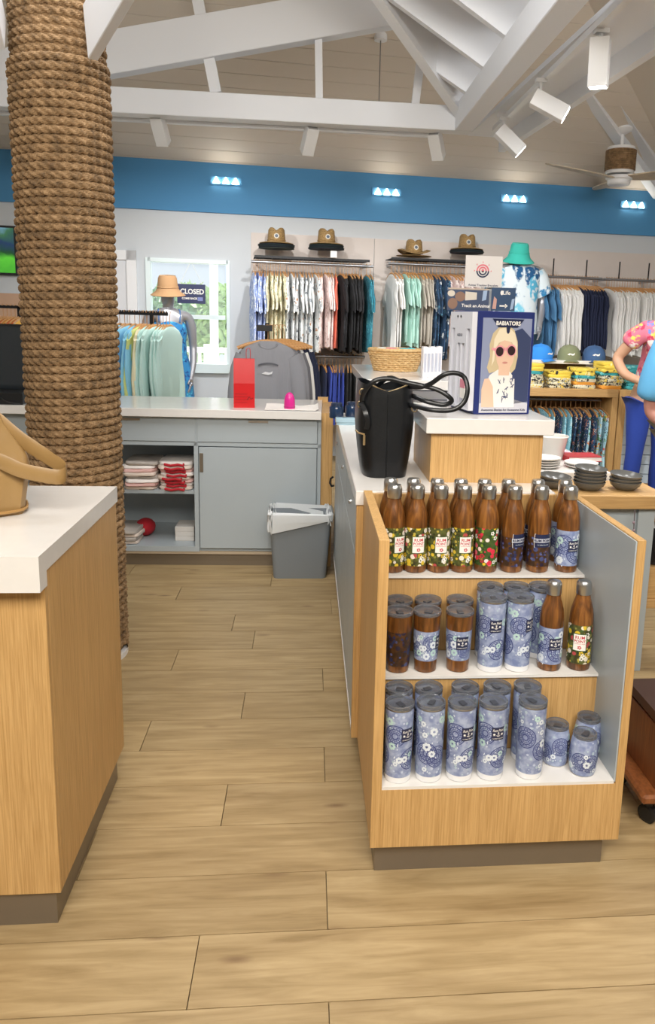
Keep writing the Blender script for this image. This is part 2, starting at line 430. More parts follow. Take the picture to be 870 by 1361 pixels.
def rope(rad, z0, z1, pitch, rr, nring=120, n=18, lay=.105):
    turns = (z1-z0)/pitch; vs = []; fs = []; N = int(turns*nring); s = 0
    ds = 2*PI*rad/nring
    for i in range(N+1):
        a = 2*PI*i/nring; z = z0 + pitch*i/nring
        if z > 2.33: R_ = rad - .012
        else: R_ = rad
        R_ += .0018*math.sin(i*.013+2*math.sin(i*.0021))
        ca, sa = math.cos(a), math.sin(a); ph = 2*PI*(i*ds)/lay
        for k in range(n):
            th = 2*PI*k/n; q = rr*(.60 + .47*abs(math.cos(1.5*(th+ph))))
            o = math.cos(th)*q; u = math.sin(th)*q
            vs.append(((R_+o)*ca, (R_+o)*sa, z+u))
    for i in range(N):
        for k in range(n): fs.append((i*n+k, i*n+(k+1)%n, (i+1)*n+(k+1)%n, (i+1)*n+k))
    m = MB(); m.v = vs; m.f = fs; return m
rope(cr-.0155, .035, 3.0, .0305, .0163, lay=.10).build('rope', m_rope, colm, smooth=False, fix=False)
for p in colm.children: pass
# diagonal braces that spring from the column
cb = thing('column_brace', 'white diagonal brace board springing from the rope column top', 'brace', (colx+.1,coly-.16,2.2))
def cbp(x,y,v): p = atY(x,y,v); return p - cb.location
pA, pB = cbp(120,44,coly-.14), cbp(215,-126,coly-.75)
MB().beam(pA, pB, .035, .19).build('board', m_beam, cb, bevel=.003)
cb2 = thing('column_brace', 'white brace board on the window side of the rope column', 'brace', (colx-.1,coly-.16,2.2))
pA, pB = atY(0,45,coly-.16)-cb2.location, atY(-40,-150,coly-.6)-cb2.location
MB().beam(pA, pB, .035, .14).build('board', m_beam, cb2, bevel=.003)

# ================================================================== flat print helper
class Art:
    """flat print: outlines in a sheet's own x,y, then laid on a plane or round a cylinder"""
    def __init__(s): s.v = []; s.f = []
    def poly(s, pts): b = len(s.v); s.v += [tuple(p) for p in pts]; s.f.append(tuple(range(b, b+len(pts)))); return s
    def disc(s, c, rx, ry=None, n=16): ry = ry or rx; return s.poly([(c[0]+rx*math.cos(2*PI*k/n), c[1]+ry*math.sin(2*PI*k/n)) for k in range(n)])
    def ribbon(s, pts, wd, closed=False):
        n = len(pts); b = len(s.v)
        for i in range(n):
            p = pts[i-1] if (closed or i) else pts[0]; q = pts[(i+1)%n] if (closed or i < n-1) else pts[i]
            dx, dy = q[0]-p[0], q[1]-p[1]; l = math.hypot(dx,dy) or 1; nx, ny = -dy/l*wd/2, dx/l*wd/2
            s.v += [(pts[i][0]+nx, pts[i][1]+ny), (pts[i][0]-nx, pts[i][1]-ny)]
        for i in range(n if closed else n-1):
            j = (i+1)%n; s.f.append((b+2*i, b+2*i+1, b+2*j+1, b+2*j))
        return s
    def ring(s, c, r, wd, n=24, a0=0, a1=2*PI):
        full = abs(a1-a0-2*PI) < 1e-6; m = n if full else n+1
        return s.ribbon([(c[0]+r*math.cos(a0+(a1-a0)*k/n), c[1]+r*math.sin(a0+(a1-a0)*k/n)) for k in range(m)], wd, full)
    def text(s, body, size, c=(0,0), shear=0, offset=0, sx=1):
        cu = bpy.data.curves.new('t', 'FONT'); cu.body = body; cu.size = size; cu.align_x = 'CENTER'; cu.align_y = 'CENTER'
        cu.shear = shear; cu.offset = offset; cu.resolution_u = 3
        o = bpy.data.objects.new('t', cu); COL.objects.link(o)
        dg = bpy.context.evaluated_depsgraph_get(); dg.update()
        me = bpy.data.meshes.new_from_object(o.evaluated_get(dg))
        b = len(s.v); s.v += [(v.co.x*sx+c[0], v.co.y+c[1]) for v in me.vertices]; s.f += [tuple(b+i for i in p.vertices) for p in me.polygons]
        bpy.data.objects.remove(o); bpy.data.curves.remove(cu); bpy.data.meshes.remove(me); return s
    def build(s, name, mat, parent, fn, loc=(0,0,0), rz=0):
        m = MB(); m.v = [tuple(fn(x,y)) for x,y in s.v]; m.f = s.f
        return m.build(name, mat, parent, loc, rz, fix=False)
def cyl(R, z0, a0=0, off=.0005):         # sheet x runs round the cylinder, facing -y at a0 = 0
    def f(x, y):
        a = x/R + a0; r = (R(z0+y) if callable(R) else R) + off
        return (r*math.sin(a), -r*math.cos(a), z0+y)
    return f
def cylv(Rz, R0, z0, a0=0, off=.0005):
    def f(x, y): a = x/R0 + a0; r = Rz(z0+y)+off; return (r*math.sin(a), -r*math.cos(a), z0+y)
    return f

# ================================================================== wrap counter in front (left)
lc = thing('service_counter', 'oak service counter with white top holding the tan leather bag', 'counter', (-.567,1.668,0))
part('side_panel', m_oak, lc, [(-.02,0,0.02,.64,.09,.885)], .001)
part('front_panel', m_oak, lc, [(-1.5,0,0,.02,.09,.885)], .001)
part('rear_panel', m_oak, lc, [(-1.5,-.02,.62,.64,.09,.885)])
part('top', m_white, lc, [(-1.53,.004,-.04,.645,.885,.93),(-1.53,.004,-.04,.006,.85,.885)], .0)
part('toe_kick', m_toe, lc, [(-1.49,-.014,.012,.60,0,.09)])
# ================================================================== display stand
sx0, sx1, sy0, sy1 = .174, .842, 1.786, 2.325
st = thing('display_stand', 'oak stepped display stand filled with bottles and tumblers', 'display stand', (sx0,sy0,0))
SW = sx1-sx0; SD = sy1-sy0
part('side_panel', m_oak, st, [(0,.026,0,SD,.09,.922)], .001)
part('side_panel', m_oak, st, [(SW-.022,SW,0,SD,.09,.922)], .001)
part('inner_lining', m_blueg, st, [(SW-.026,SW-.0222,.003,SD-.02,.26,.918)])
part('front_panel', m_oak, st, [(.026,SW-.022,.001,.02,.09,.255)])
ZS = (.263,.487,.720); YS = (.0,.169,.330)
part('shelf', m_white, st, [(.026,SW-.026,.002,.169,.255,.263)])
part('shelf', m_white, st, [(.026,SW-.026,.165,.330,.479,.487)])
part('shelf', m_white, st, [(.026,SW-.026,.326,SD-.02,.712,.720)])
part('riser_panel', m_oak, st, [(.026,SW-.026,.172,.187,.263,.479)])
part('riser_panel', m_oak, st, [(.026,SW-.026,.334,.349,.487,.712)])
part('back_panel', m_oak, st, [(.026,SW-.026,SD-.02,SD,.09,.915)])
part('toe_kick', m_toe, st, [(.015,SW-.03,.03,SD,0,.09)], .001)

# ================================================================== bottles and tumblers
def wood_dark():
    t = NT('dark_wood_grain'); v = t.coord((40,40,5), rnd=5)
    nz = t.n('ShaderNodeTexNoise', Vector=v, Scale=1.6, Detail=5., Distortion=1.)[0]
    t.set(Base_Color=t.ramp(nz, [(.3,'#46290F'),(.5,'#6E431C'),(.7,'#92602C')]), Roughness=.3, Coat_Weight=.3)
    return t.m
m_dw = wood_dark()
def print_mat(nm, base, cols, scale, amt, dark=None):
    t = NT(nm); v = t.coord(rnd=3)
    n1 = t.n('ShaderNodeTexNoise', Vector=v, Scale=60., Detail=3.)[0]
    c = t.ramp(n1, [(.35,base[0]),(.65,base[1])])
    for i, (s_, st_) in enumerate(zip(scale, amt)):
        vo = t.n('ShaderNodeTexVoronoi', Vector=v, Scale=float(s_))
        sp = t.n('ShaderNodeSeparateColor', Color=vo['Color'])[i % 3]
        pc = t.ramp(sp, [(k/len(cols[i]), q) for k, q in enumerate(cols[i])], 'CONSTANT')
        c = t.mix(t.ramp(vo['Distance'], [(st_*.9,(1,1,1,1)),(st_,(0,0,0,1))]), c, pc)
    t.set(Base_Color=c, Roughness=.32); return t.m
m_bwrap = print_mat('blue_wrap_print', ('#7A87AE','#A6B1CB'), [['#BAC5DA','#8994BA','#AFC2CE']], [70], [.28])
m_fwrap = print_mat('floral_wrap_print', ('#37351F','#5F6433'), [['#3F5A30','#8A8A42','#2A3420','#B9A84A'],['#D9BC3A','#E9DFCC','#B04A4B','#D9BC3A','#E6DCD0','#D9BC3A']], [95,52], [.42,.40])
m_rwrap = print_mat('red_floral_wrap_print', ('#2E4A24','#4F5F2F'), [['#2F6B2E','#7F9A3A','#1F3D22'],['#D8344A','#F3D9D6','#E4B92F','#D8344A','#E86C7C']], [95,52], [.42,.42])
m_dwrap = print_mat('dark_floral_print', ('#3A2718','#5A3A20'), [['#2C3358','#3B2A1E','#474E78','#2A2338'],['#5B6294','#30365C','#3A2A1C','#3A2A1C']], [60,85], [.45,.35])
m_navy  = plain('navy_print', '#232A4A', .35)
m_navyl = plain('mandala_blue_print', '#3F4A80', .35)
m_pale  = plain('pale_flower_print', '#DCE4EC', .35)
m_mintp = plain('mint_flower_print', '#B9D6D2', .35)
m_whp   = plain('white_print', '#F3F0EA', .35)
m_redp  = plain('red_print', '#C02A3E', .35)
m_white_e = plain('white_enamel', '#EDEEF0', .25)
m_lid   = plain('clear_lid_plastic', '#B9BEC8', .08, trans=.85, spec=.6)
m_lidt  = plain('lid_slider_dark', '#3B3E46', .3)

BR, BH = .0335, .258
bprof = [(.027,0),(.0318,.002),(BR,.008),(BR,.145),(.0326,.160),(.0300,.178),(.0250,.195),(.0210,.208),(.0192,.217),(.0190,.226)]
capprof = [(.0205,.219),(.0212,.222),(.0212,.245),(.0205,.251),(.0170,.2565),(.008,.258),(.0005,.258)]
def anchor(A, c, s):
    x, y = c
    A.ribbon([(x,y+s*.42),(x,y-s*.5)], s*.12); A.ring((x,y+s*.5), s*.13, s*.09, 10)
    A.ribbon([(x-s*.28,y+s*.2),(x+s*.28,y+s*.2)], s*.11); A.ring((x,y-s*.05), s*.45, s*.13, 10, PI*1.08, PI*1.92)
    for q in (-1,1):                                   # little shells either side
        A.disc((x+q*s*1.05, y+s*.05), s*.3, s*.22, 8); A.ribbon([(x+q*s*.72,y-s*.25),(x+q*s*1.3,y-s*.25)], s*.1)
def wrapband(R0, z0, z1, mat, parent, name='printed_wrap', Rz=None, n=32, off=.0004):
    m = MB(); pr = [((Rz(z) if Rz else R0)+off, z) for z in [z0+(z1-z0)*k/4 for k in range(5)]]
    m.lathe(pr, n, cap0=False, cap1=False); return m.build(name, mat, parent, smooth=True)
def patch(name, mat, parent, R0, x0, x1, y0, y1, a0, off, Rz=None, n=8):
    m = MB()
    def f(i, j):
        x = x0+(x1-x0)*i; z = y0+(y1-y0)*j; a = x/R0+a0; r = (Rz(z) if Rz else R0)+off
        return (r*math.sin(a), -r*math.cos(a), z)
    m.grid(f, n, 3); return m.build(name, mat, parent, fix=False)
def rum_label(parent, R0, zc, a0, s=1., Rz=None):
    """navy square with the script name, anchor and shells"""
    lab = patch('navy_label', m_navy, parent, R0, -.0165*s, .0165*s, zc-.0165*s, zc+.0165*s, a0, .0010, Rz)
    A = Art().text('Rum Point', .0092*s, (0,.0088*s), .25, .0001, .72)
    anchor(A, (0,-.0012*s), .0095*s); A.text('CAYMAN ISLANDS', .0034*s, (0,-.0118*s), 0, .00005)
    f = cylv(Rz or (lambda z: R0), R0, zc, a0, .0015)
    A.build('lettering', m_whp, lab, f); return lab
def mandala_art(A, c, R):
    for q, wd in ((1,.10),(.86,.04),(.66,.09),(.46,.04),(.28,.10)): A.ring(c, R*q, R*wd, 20)
    for k in range(16):
        a = 2*PI*k/16; A.ribbon([(c[0]+R*.34*math.cos(a),c[1]+R*.34*math.sin(a)),(c[0]+R*.64*math.cos(a),c[1]+R*.64*math.sin(a))], R*.05)
        A.disc((c[0]+R*.76*math.cos(a+.2),c[1]+R*.76*math.sin(a+.2)), R*.06, None, 6)
def flower_art(A, c, R, pet=7):
    for k in range(pet):
        a = 2*PI*k/pet; A.disc((c[0]+R*.62*math.cos(a),c[1]+R*.62*math.sin(a)), R*.36, None, 8)
def mandalas(parent, R0, z0, z1, Rz=None, seed=1, mw=True):
    rg = random.Random(seed); f = cylv(Rz or (lambda z: R0), R0, 0, 0, .0006); C2 = 2*PI*R0; h = z1-z0
    A = Art(); r1 = min(.029, h*.27)
    for a, zz in ((-.95,.72),(.25,.16),(1.9,.6),(3.3,.3),(-2.2,.22)): mandala_art(A, (a*R0, z0+r1+(h-2*r1)*zz), r1)
    tag(A.build('mandala_print', m_navyl, parent, f), kind='stuff')
    A = Art(); B_ = Art()
    for k in range(18):
        x = rg.uniform(-PI,PI)*R0; y = rg.uniform(z0+.012, z1-.012); s = rg.uniform(.006,.013)
        flower_art(A if k % 3 else B_, (x,y), s); 
        for q in range(3): a = rg.uniform(0,6); A.disc((x+s*1.5*math.cos(a), y+s*1.5*math.sin(a)), .0016, .0024, 6)
    f2 = cylv(Rz or (lambda z: R0), R0, 0, 0, .0008)
    tag(A.build('flower_print', m_pale, parent, f2), kind='stuff'); tag(B_.build('flower_print', m_mintp, parent, f2), kind='stuff')
def bottle(kind, label, group):
    t = thing('steel_bottle', label, 'bottle', group=group)
    MB().lathe(bprof, 32).build('body', m_dw, t, smooth=True)
    cp = MB().lathe(capprof, 28).build('cap', m_steel, t, smooth=True)
    z0, z1 = .022, .135
    if kind in ('floral','red'):
        wrapband(BR, z0, z1, m_fwrap if kind == 'floral' else m_rwrap, t)
        A = Art(); B_ = Art(); rg = random.Random(4)
        for k in range(26):
            c = (rg.uniform(-PI,PI)*BR, rg.choice((rg.uniform(.03,.06),rg.uniform(.105,.13)))); (flower_art(A if k % 2 else B_, c, rg.uniform(.006,.009), 5))
        f = cylv(lambda z: BR, BR, 0, 0, .0007)
        tag(A.build('flower_print', plain('yellow_print','#DDBB35',.35) if kind == 'floral' else m_redp, t, f), kind='stuff')
        tag(B_.build('flower_print', m_whp, t, f), kind='stuff')
        fr = patch('label_frame', plain('green_frame_print','#3E5A2C',.35), t, BR, -.0195, .0195, .060, .112, 0, .0009)
        lab = patch('white_label', m_whp, t, BR, -.0172, .0172, .0625, .1095, 0, .0013)
        A = Art().text('RUM', .0125, (0,.1005), 0, .0002).text('POINT', .0105, (0,.0895), 0, .0002).text('CAYMAN ISLANDS', .0036, (0,.0822))
        flower_art(A, (0,.0715), .0058, 5); A.build('lettering', m_redp, lab, cylv(lambda z: BR, BR, 0, 0, .0018))
    elif kind == 'badge':
        wrapband(BR, .02, .108, m_dwrap, t)
        A = Art().poly([(x*.026, .098+y*.026) for x,y in ((-1,-.25),(-.85,-.5),(-.55,-.45),(-.45,-.75),(.45,-.75),(.55,-.45),(.85,-.5),(1,-.25),(1,.3),(.85,.55),(.55,.5),(.45,.8),(-.45,.8),(-.55,.5),(-.85,.55),(-1,.3)) ])
        bd = patch('badge', m_navy, t, BR, -.0235, .0235, .079, .118, 0, .0010)
        A2_ = Art()
        for pts in ([(-.025,.0785),(.025,.0785)],[(-.025,.1185),(.025,.1185)]): A2_.ribbon(pts, .0012)
        A2_.ribbon([(-.025,.0785),(-.027,.098),(-.025,.1185)], .0012).ribbon([(.025,.0785),(.027,.098),(.025,.1185)], .0012)
        A2_.text('CAYMAN ISLANDS', .0042, (0,.0865)).build('border', m_pale, bd, cylv(lambda z: BR, BR, 0, 0, .0016))
        bn = patch('banner', plain('grey_banner_print','#B9BCC8',.35), bd, BR, -.028, .028, .0935, .1055, 0, .0016)
        Art().text('RUM POINT', .0098, (0,.0993), 0, .0003).build('lettering', m_navy, bd, cylv(lambda z: BR, BR, 0, 0, .0021))
    else:
        wrapband(BR, z0, .128, m_bwrap, t); mandalas(t, BR, z0, .128, seed=3); rum_label(t, BR, .082, 0, 1.05)
    return t
def tumbler_skinny(label, group):
    h = .205; Rz = lambda z: .0345 + .0022*z/h
    t = thing('skinny_tumbler', label, 'tumbler', group=group)
    MB().lathe([(.029,0),(.0335,.002),(Rz(.006),.006),(Rz(.022),.022)], 32, cap1=False).build('base', m_white_e, t, smooth=True)
    wrapband(.037, .018, h-.004, m_bwrap, t, 'body', Rz)
    MB().lathe([(Rz(h)-.001,h-.006),(Rz(h)-.0005,h)], 32, cap0=False, cap1=False).build('steel_rim', m_steel, t, smooth=True)
    mandalas(t, .0375, .02, h-.008, Rz, seed=5); rum_label(t, .0375, .137, 0, 1.1, Rz)
    lid(t, Rz(h), h); return t
def lid(t, R, h):
    l = MB().lathe([(R-.002,h-.002),(R+.0012,h),(R+.0012,h+.009),(R-.0003,h+.0105),(R-.003,h+.0095),(R-.0045,h+.002),(R*.5,h+.0005),(.0005,h+.0005)], 32, cap0=True).build('lid', m_lid, t, smooth=True)
    m = MB().box(-.008,.008,-.014,.008,h+.001,h+.0045); m.build('slider', m_lidt, l, bevel=.001)
    MB().lathe([(.004,h+.0006),(.004,h+.0018)], 10, c=(.0,-.021,0)).build('sip_hole_disc', m_lidt, l)  # dark disc stands in for the shaded sip opening
def tumbler_wood(label, group, wrap):
    h = .165; Rz = lambda z: .0305 + .0073*min(1,z/h)
    t = thing('wood_grain_tumbler', label, 'tumbler', group=group)
    MB().lathe([(.027,0),(Rz(0),.003)] + [(Rz(h*k/6), h*k/6) for k in range(1,7)], 32).build('body', m_dw, t, smooth=True)
    if wrap:
        wrapband(.038, .036, .122, m_bwrap, t, 'printed_wrap', Rz); mandalas(t, .0375, .038, .12, Rz, seed=8); rum_label(t, .0385, .088, 0, 1.15, Rz)
    else: wrapband(.038, .02, .12, m_dwrap, t, 'printed_wrap', Rz)
    lid(t, Rz(h), h); return t
def tumbler_short(label, group):
    h = .105; Rz = lambda z: .029 + .0085*math.sin(PI*min(1,max(0,z)/h*.82+.12))
    t = thing('wine_tumbler', label, 'tumbler', group=group)
    MB().lathe([(.024,0),(.029,.001),(Rz(.004),.005)], 28, cap1=False).build('base', m_white_e, t, smooth=True)
    m = MB().lathe([(Rz(h*k/8)+.0004, max(.004,h*k/8)) for k in range(9)], 32, cap0=False, cap1=False); m.build('body', m_bwrap, t, smooth=True)
    mandalas(t, .039, .008, h-.006, Rz, seed=9); rum_label(t, .040, .06, 0, 1.0, Rz)
    lid(t, Rz(h), h); return t
def row(proto_state, kind, px, y, z, rz):
    x = atY(px, 0, y).x
    # find x for this pixel column at depth y and height z (two steps for the roll)
    for _ in range(6):
        c = RM @ (Vector((x,y,z))-EYEV); u = CX + F*c.x/c.z; x += (px-u)*c.z/F
    return (x, y, z)
PROTO = {}
def put(kind, make, label, group, px, y, z, rz):
    loc = row(None, kind, px, y, z+.08, rz); loc = (loc[0], loc[1], z)
    if kind not in PROTO:
        t = make(label, group); PROTO[kind] = (t, [(c, kids(c)) for c in kids(t)]); t.location = loc; t.rotation_euler = (0,0,rz)
    else: t = dup(PROTO[kind][0], loc, rz, label, group, PROTO[kind][1])
    return t
gF = 'bottles in the front row of the top step'; gBk = 'bottles in the rear row of the top step'
lb_f = 'wood grain bottle with white label on yellow floral print, front of top step'
Y1, Y1b = sy0+.375, sy0+.465; z1 = ZS[2]
fl = lambda l, g: bottle('floral', l, g); rd = lambda l, g: bottle('red', l, g); bg = lambda l, g: bottle('badge', l, g); bl = lambda l, g: bottle('blue', l, g)
for px, rz in ((522,.55),(552,.12),(583,.05),(614,.10)):
    put('floral', fl, 'wood grain bottle with white label on yellow floral print, '+{552:'second',583:'third',614:'fourth'}.get(px,'')+' from the oak side panel' if px > 530 else 'wood grain floral bottle on top step, nearest the oak side panel, label turned aside', gF if px > 530 else None, px, Y1, z1, rz)
put('red', rd, 'wood grain bottle with red and pink floral print and no visible label', None, 646, Y1, z1, 2.2)
put('badge', bg, 'wood grain bottle with dark floral print and badge, beside the red floral one', None, 680, Y1, z1, .55)
put('badge', bg, 'wood grain bottle with navy badge and grey banner facing forward', None, 715, Y1, z1, .12)
put('blue', bl, 'wood grain bottle with blue print and navy label at the top step end', None, 753, Y1, z1, .30)
lb_b = 'wood grain bottle half hidden in the rear row of the top step'
ORD = ('first','second','third','fourth','fifth','sixth','seventh','eighth')
for i, px in enumerate((517,547,578,609,640,671,710,746)):
    k = ('floral','floral','floral','floral','red','badge','badge','blue')[i]
    put(k, {'floral':fl,'red':rd,'badge':bg,'blue':bl}[k], 'half hidden rear bottle on the top step, '+ORD[7-i]+' from the blue lined panel', gBk, px, Y1b, z1, random.uniform(-1,1))
Y2, Y2b = sy0+.212, sy0+.293; z2 = ZS[1]
tw = lambda l, g: tumbler_wood(l, g, True); td = lambda l, g: tumbler_wood(l, g, False); ts = tumbler_skinny; tsh = tumbler_short
put('tdark', td, 'dark wood grain tumbler with clear lid and no label, middle step', None, 529, Y2, z2, .3)
put('twood', tw, 'wood grain tumbler with blue mandala band, label turned away', None, 566, Y2, z2, 1.15)
put('twood', tw, 'wood grain tumbler with blue band and navy label facing forward', None, 609, Y2, z2, .12)
for i, (px, rz) in enumerate(((529,.8),(567,-.9),(609,2))):
    put('tdark' if i == 0 else 'twood', tw, 'rear wood grain tumbler on the middle step, '+('behind the dark one','behind the mandala banded one','behind the one with label forward')[i], 'rear wood grain tumblers on the middle step', px, Y2b, z2, rz)
put('skinny', ts, 'tall blue tumbler with navy label facing forward, middle step', None, 652, Y2, z2, .10)
put('skinny', ts, 'tall blue tumbler on middle step with mandala and label turned sideways', None, 688, Y2, z2, .75)
for i, (px, rz) in enumerate(((648,2.5),(683,-2.3),(716,.9))):
    put('skinny', ts, 'tall blue tumbler in the rear of the middle step, '+ORD[2-i]+' from the bottles', 'rear tall blue tumblers on the middle step', px, Y2b, z2, rz)
put('blue', bl, 'wood grain bottle with blue print and navy label on the middle step', None, 731, Y2, z2, .12)
put('floral', fl, 'wood grain bottle with floral print and white label on the middle step', None, 770, Y2, z2, -.35)
Y3, Y3b = sy0+.047, sy0+.127; z3 = ZS[0]
lb_t = 'tall blue tumbler with navy label showing, front of bottom step'; lb_u = 'tall blue flowered tumbler, label turned away, front of bottom step'
LBT = {529:'tall blue tumbler with label showing, against the oak side panel',570:'tall blue flowered tumbler between two labelled ones on the bottom step',611:'tall blue tumbler with label showing, third from the oak side panel',652:'tall blue tumbler with label showing, fourth from the oak side panel',704:'tall blue flowered tumbler standing beside the short tumblers'}
for px, rz in ((529,.55),(570,2.6),(611,.35),(652,.22),(704,-2.6)):
    a = abs(rz) < 1; put('skinny', ts, LBT[px], ('front tall tumblers with label showing' if a else 'front tall tumblers with label turned away'), px, Y3, z3, rz)
for i, (px, rz) in enumerate(((528,1.2),(567,-1.2),(615,2.2),(657,-2.6),(697,3.0))):
    put('skinny', ts, 'rear tall blue tumbler on the bottom step, '+ORD[4-i]+' from the short tumblers', 'rear tall blue tumblers on the bottom step', px, Y3b, z3, rz)
put('short', tsh, 'short blue tumbler beside the tall ones, label on its edge', None, 739, sy0+.10, z3, 1.0)
put('short', tsh, 'short blue flowered tumbler at the front corner of the bottom step', None, 776, sy0+.05, z3, 2.4)
put('short', tsh, 'short blue tumbler behind the corner one on the bottom step', None, 781, sy0+.133, z3, -1.6)

# ================================================================== tan leather bag
m_tan = plain('tan_leather', '#9C7C4C', .42, var=.12, vscale=9, bump=.15, bscale=90)
m_tand = plain('tan_leather_edge', '#A67F4A', .45)
p = atZ(12,690,.93)
tb = thing('leather_handbag', 'tan leather shoulder bag slumped on the white counter top', 'handbag', (p.x-.155,p.y+.05,.93), .35)
m = MB(); rings = []
for k in range(11):
    s = k/10; z = .0 + .25*s
    hw = .165 + .014*math.sin(PI*s*.9) - .075*max(0,s-.55)/.45; hd = .085 + .012*math.sin(PI*s) - .072*s**2.2
    ring = []
    for i in range(24):
        a = 2*PI*i/24; c, q = math.cos(a), math.sin(a); e = .55
        x = hw*math.copysign(abs(c)**e, c); y = hd*math.copysign(abs(q)**e, q)
        fo = .008*math.sin(5*a+s*6)*(.3+s); ring.append((x*(1+fo*.6)+.02*s*s, y+fo*.5+.01*math.sin(7*x*9), z+ (.02*math.cos(a*2) if k == 10 else 0)))
    rings.append(ring)
m.loft(rings); m.build('body', m_tan, tb, smooth=True)
MB().tube([(.172*math.copysign(abs(math.cos(a))**.55,math.cos(a)), .09*math.copysign(abs(math.sin(a))**.55,math.sin(a)), .012) for a in [2*PI*k/32 for k in range(32)]], .004, 6, closed=True).build('base_piping', m_tand, tb, smooth=True)
def locpt(root, x, y, yy): 
    q = atY(x,y,yy) - Vector(root.location); c, s = math.cos(-root.rotation_euler.z), math.sin(-root.rotation_euler.z)
    return Vector((c*q.x-s*q.y, s*q.x+c*q.y, q.z))
def smooth_path(pts, n=8):
    P = [Vector(q) for q in pts]; out = []
    for i in range(len(P)-1):
        a, b, c, d = P[max(i-1,0)], P[i], P[i+1], P[min(i+2,len(P)-1)]
        for k in range(n):
            t = k/n; out.append(.5*((2*b)+(c-a)*t+(2*a-5*b+4*c-d)*t*t+(3*b-a-3*c+d)*t**3))
    out.append(P[-1]); return out
yb = p.y+.05
pts = [locpt(tb,-25,540,yb+.04), locpt(tb,-5,557,yb+.04), locpt(tb,25,582,yb+.04), locpt(tb,62,607,yb+.03), locpt(tb,86,624,yb), locpt(tb,80,634,yb-.03), locpt(tb,50,630,yb-.04), locpt(tb,25,624,yb-.04), locpt(tb,5,615,yb-.04), locpt(tb,-14,608,yb-.04)]
MB().tube(smooth_path(pts,6), .01, 8, flat=(.019,.0035), up=(0,0,1)).build('strap', m_tan, tb, smooth=True)

# ================================================================== main counter behind the stand
mc = thing('checkout_counter', 'blue grey checkout counter with white top under the black tote', 'counter', (.15,2.33,0))
MCL, MCW = 1.93, .62
part('end_panel', m_oak, mc, [(.02,MCW,0,.03,.09,.875)])
part('end_post', m_oak, mc, [(.004,.028,-.003,.03,.088,.875)])
part('top', m_white, mc, [(0,MCW+.01,-.01,MCL,.875,.92)], .002)
part('carcass', m_blued, mc, [(.03,MCW,.03,MCL,.09,.875)])
part('bottom_shelf', m_white, mc, [(.004,.03,.03,MCL,.088,.105)])
part('toe_kick', m_toe, mc, [(.05,MCW-.02,.02,MCL,0,.088)])
for k in range(3):
    y0, y1 = .04+k*.63, .04+(k+1)*.63-.006
    d = part('drawer', m_blueg, mc, [(.006,.03,y0,y1,.70,.87)], .001)
    MB().lathe([(.009,0),(.009,.006),(.006,.008)], 14).build('lock', m_chrome, d)
    lk = kids(d)[0]; lk.rotation_euler = (0,-PI/2,0); lk.location = (.006,(y0+y1)/2,.80)
    for a, b in ((y0,(y0+y1)/2-.003),((y0+y1)/2+.003,y1)):
        part('cabinet_door', m_blueg, mc, [(.006,.03,a,b,.11,.694)], .001)
hk = thing('cable_hook', 'small black hook on the oak end panel by the bin', 'hook', atY(442,642,4.24))
MB().tube([(0,.02,.03),(-.012,0,.025),(-.016,0,0),(-.006,0,-.018),(.004,.02,-.02)], .006, 8).build('hook', m_black, hk)

# ------------------------------------------------------------------ oak riser with white top
rz_ = thing('display_riser', 'oak plinth with thick white top carrying the sunglasses display', 'riser', (.40,2.46,.92))
part('body', m_oak, rz_, [(0,.372,0,.40,0,.164)])
part('top', m_white, rz_, [(-.02,.402,-.02,.44,.164,.214)], .002)

# ------------------------------------------------------------------ sunglasses display box
m_nvb = plain('navy_cardboard', '#1C2A6B', .45)
m_grb = plain('pale_grey_card', '#DBDCE4', .5)
bx = thing('sunglasses_display', 'navy sunglasses box with a poster of a child in pink shades', 'display box', (.556,2.56,1.134), .17)
bw_, bd_, bh_ = .205, .225, .345
part('case', m_nvb, bx, [(0,bw_,0,bd_,0,bh_)], .002)
po = part('poster', plain('poster_blue_print','#8E97B4',.35), bx, [(.018,bw_-.010,-.0015,.0005,.006,bh_-.022)])
S = lambda x, y: (.018+(bw_-.028)*x, -.0022, .006+(bh_-.028)*y)
def lay(nm, mat, A, k): A.build(nm, mat, po, lambda x, y: (S(x,y)[0], -.0018-.0003*k, S(x,y)[2]))
lay('backdrop', plain('poster_dark_blue_print','#3C4668',.35), Art().poly([(.55,.08),(.995,.12),(.995,.80),(.8,.9),(.62,.86)]), 1)
lay('backdrop', plain('poster_pale_print','#C9C9D2',.35), Art().poly([(.0,.0),(1,0),(1,.10),(.6,.16),(.3,.14),(0,.10)]), 1)
hair = plain('poster_blond_print','#E6D9BE',.4); skin_p = plain('poster_skin_print','#E3BFA6',.4); hair2 = plain('poster_blond_shade_print','#CDBb96',.4)
lay('hair', hair2, Art().poly([(.12,.48),(.17,.42),(.28,.44),(.34,.40),(.62,.42),(.70,.47),(.74,.60),(.72,.76),(.64,.88),(.5,.93),(.33,.91),(.21,.84),(.15,.72),(.17,.6)]), 2)
lay('blouse', plain('poster_blouse_print','#E9E6E2',.4), Art().poly([(.10,.06),(.12,.30),(.18,.40),(.34,.46),(.60,.44),(.70,.36),(.72,.06)]), 3)
lay('arm', skin_p, Art().poly([(.04,.06),(.03,.25),(.08,.36),(.17,.37),(.26,.28),(.30,.06)]), 4)
lay('neck', skin_p, Art().poly([(.36,.40),(.58,.40),(.60,.52),(.36,.52)]), 4)
lay('face', skin_p, Art().disc((.48,.615), .185, .165, 24), 5)
A = Art().poly([(.22,.60),(.24,.78),(.34,.89),(.52,.91),(.66,.84),(.72,.72),(.70,.60),(.66,.68),(.60,.75),(.45,.77),(.33,.74),(.27,.66),(.26,.56),(.21,.50)]); lay('fringe', hair, A, 6)
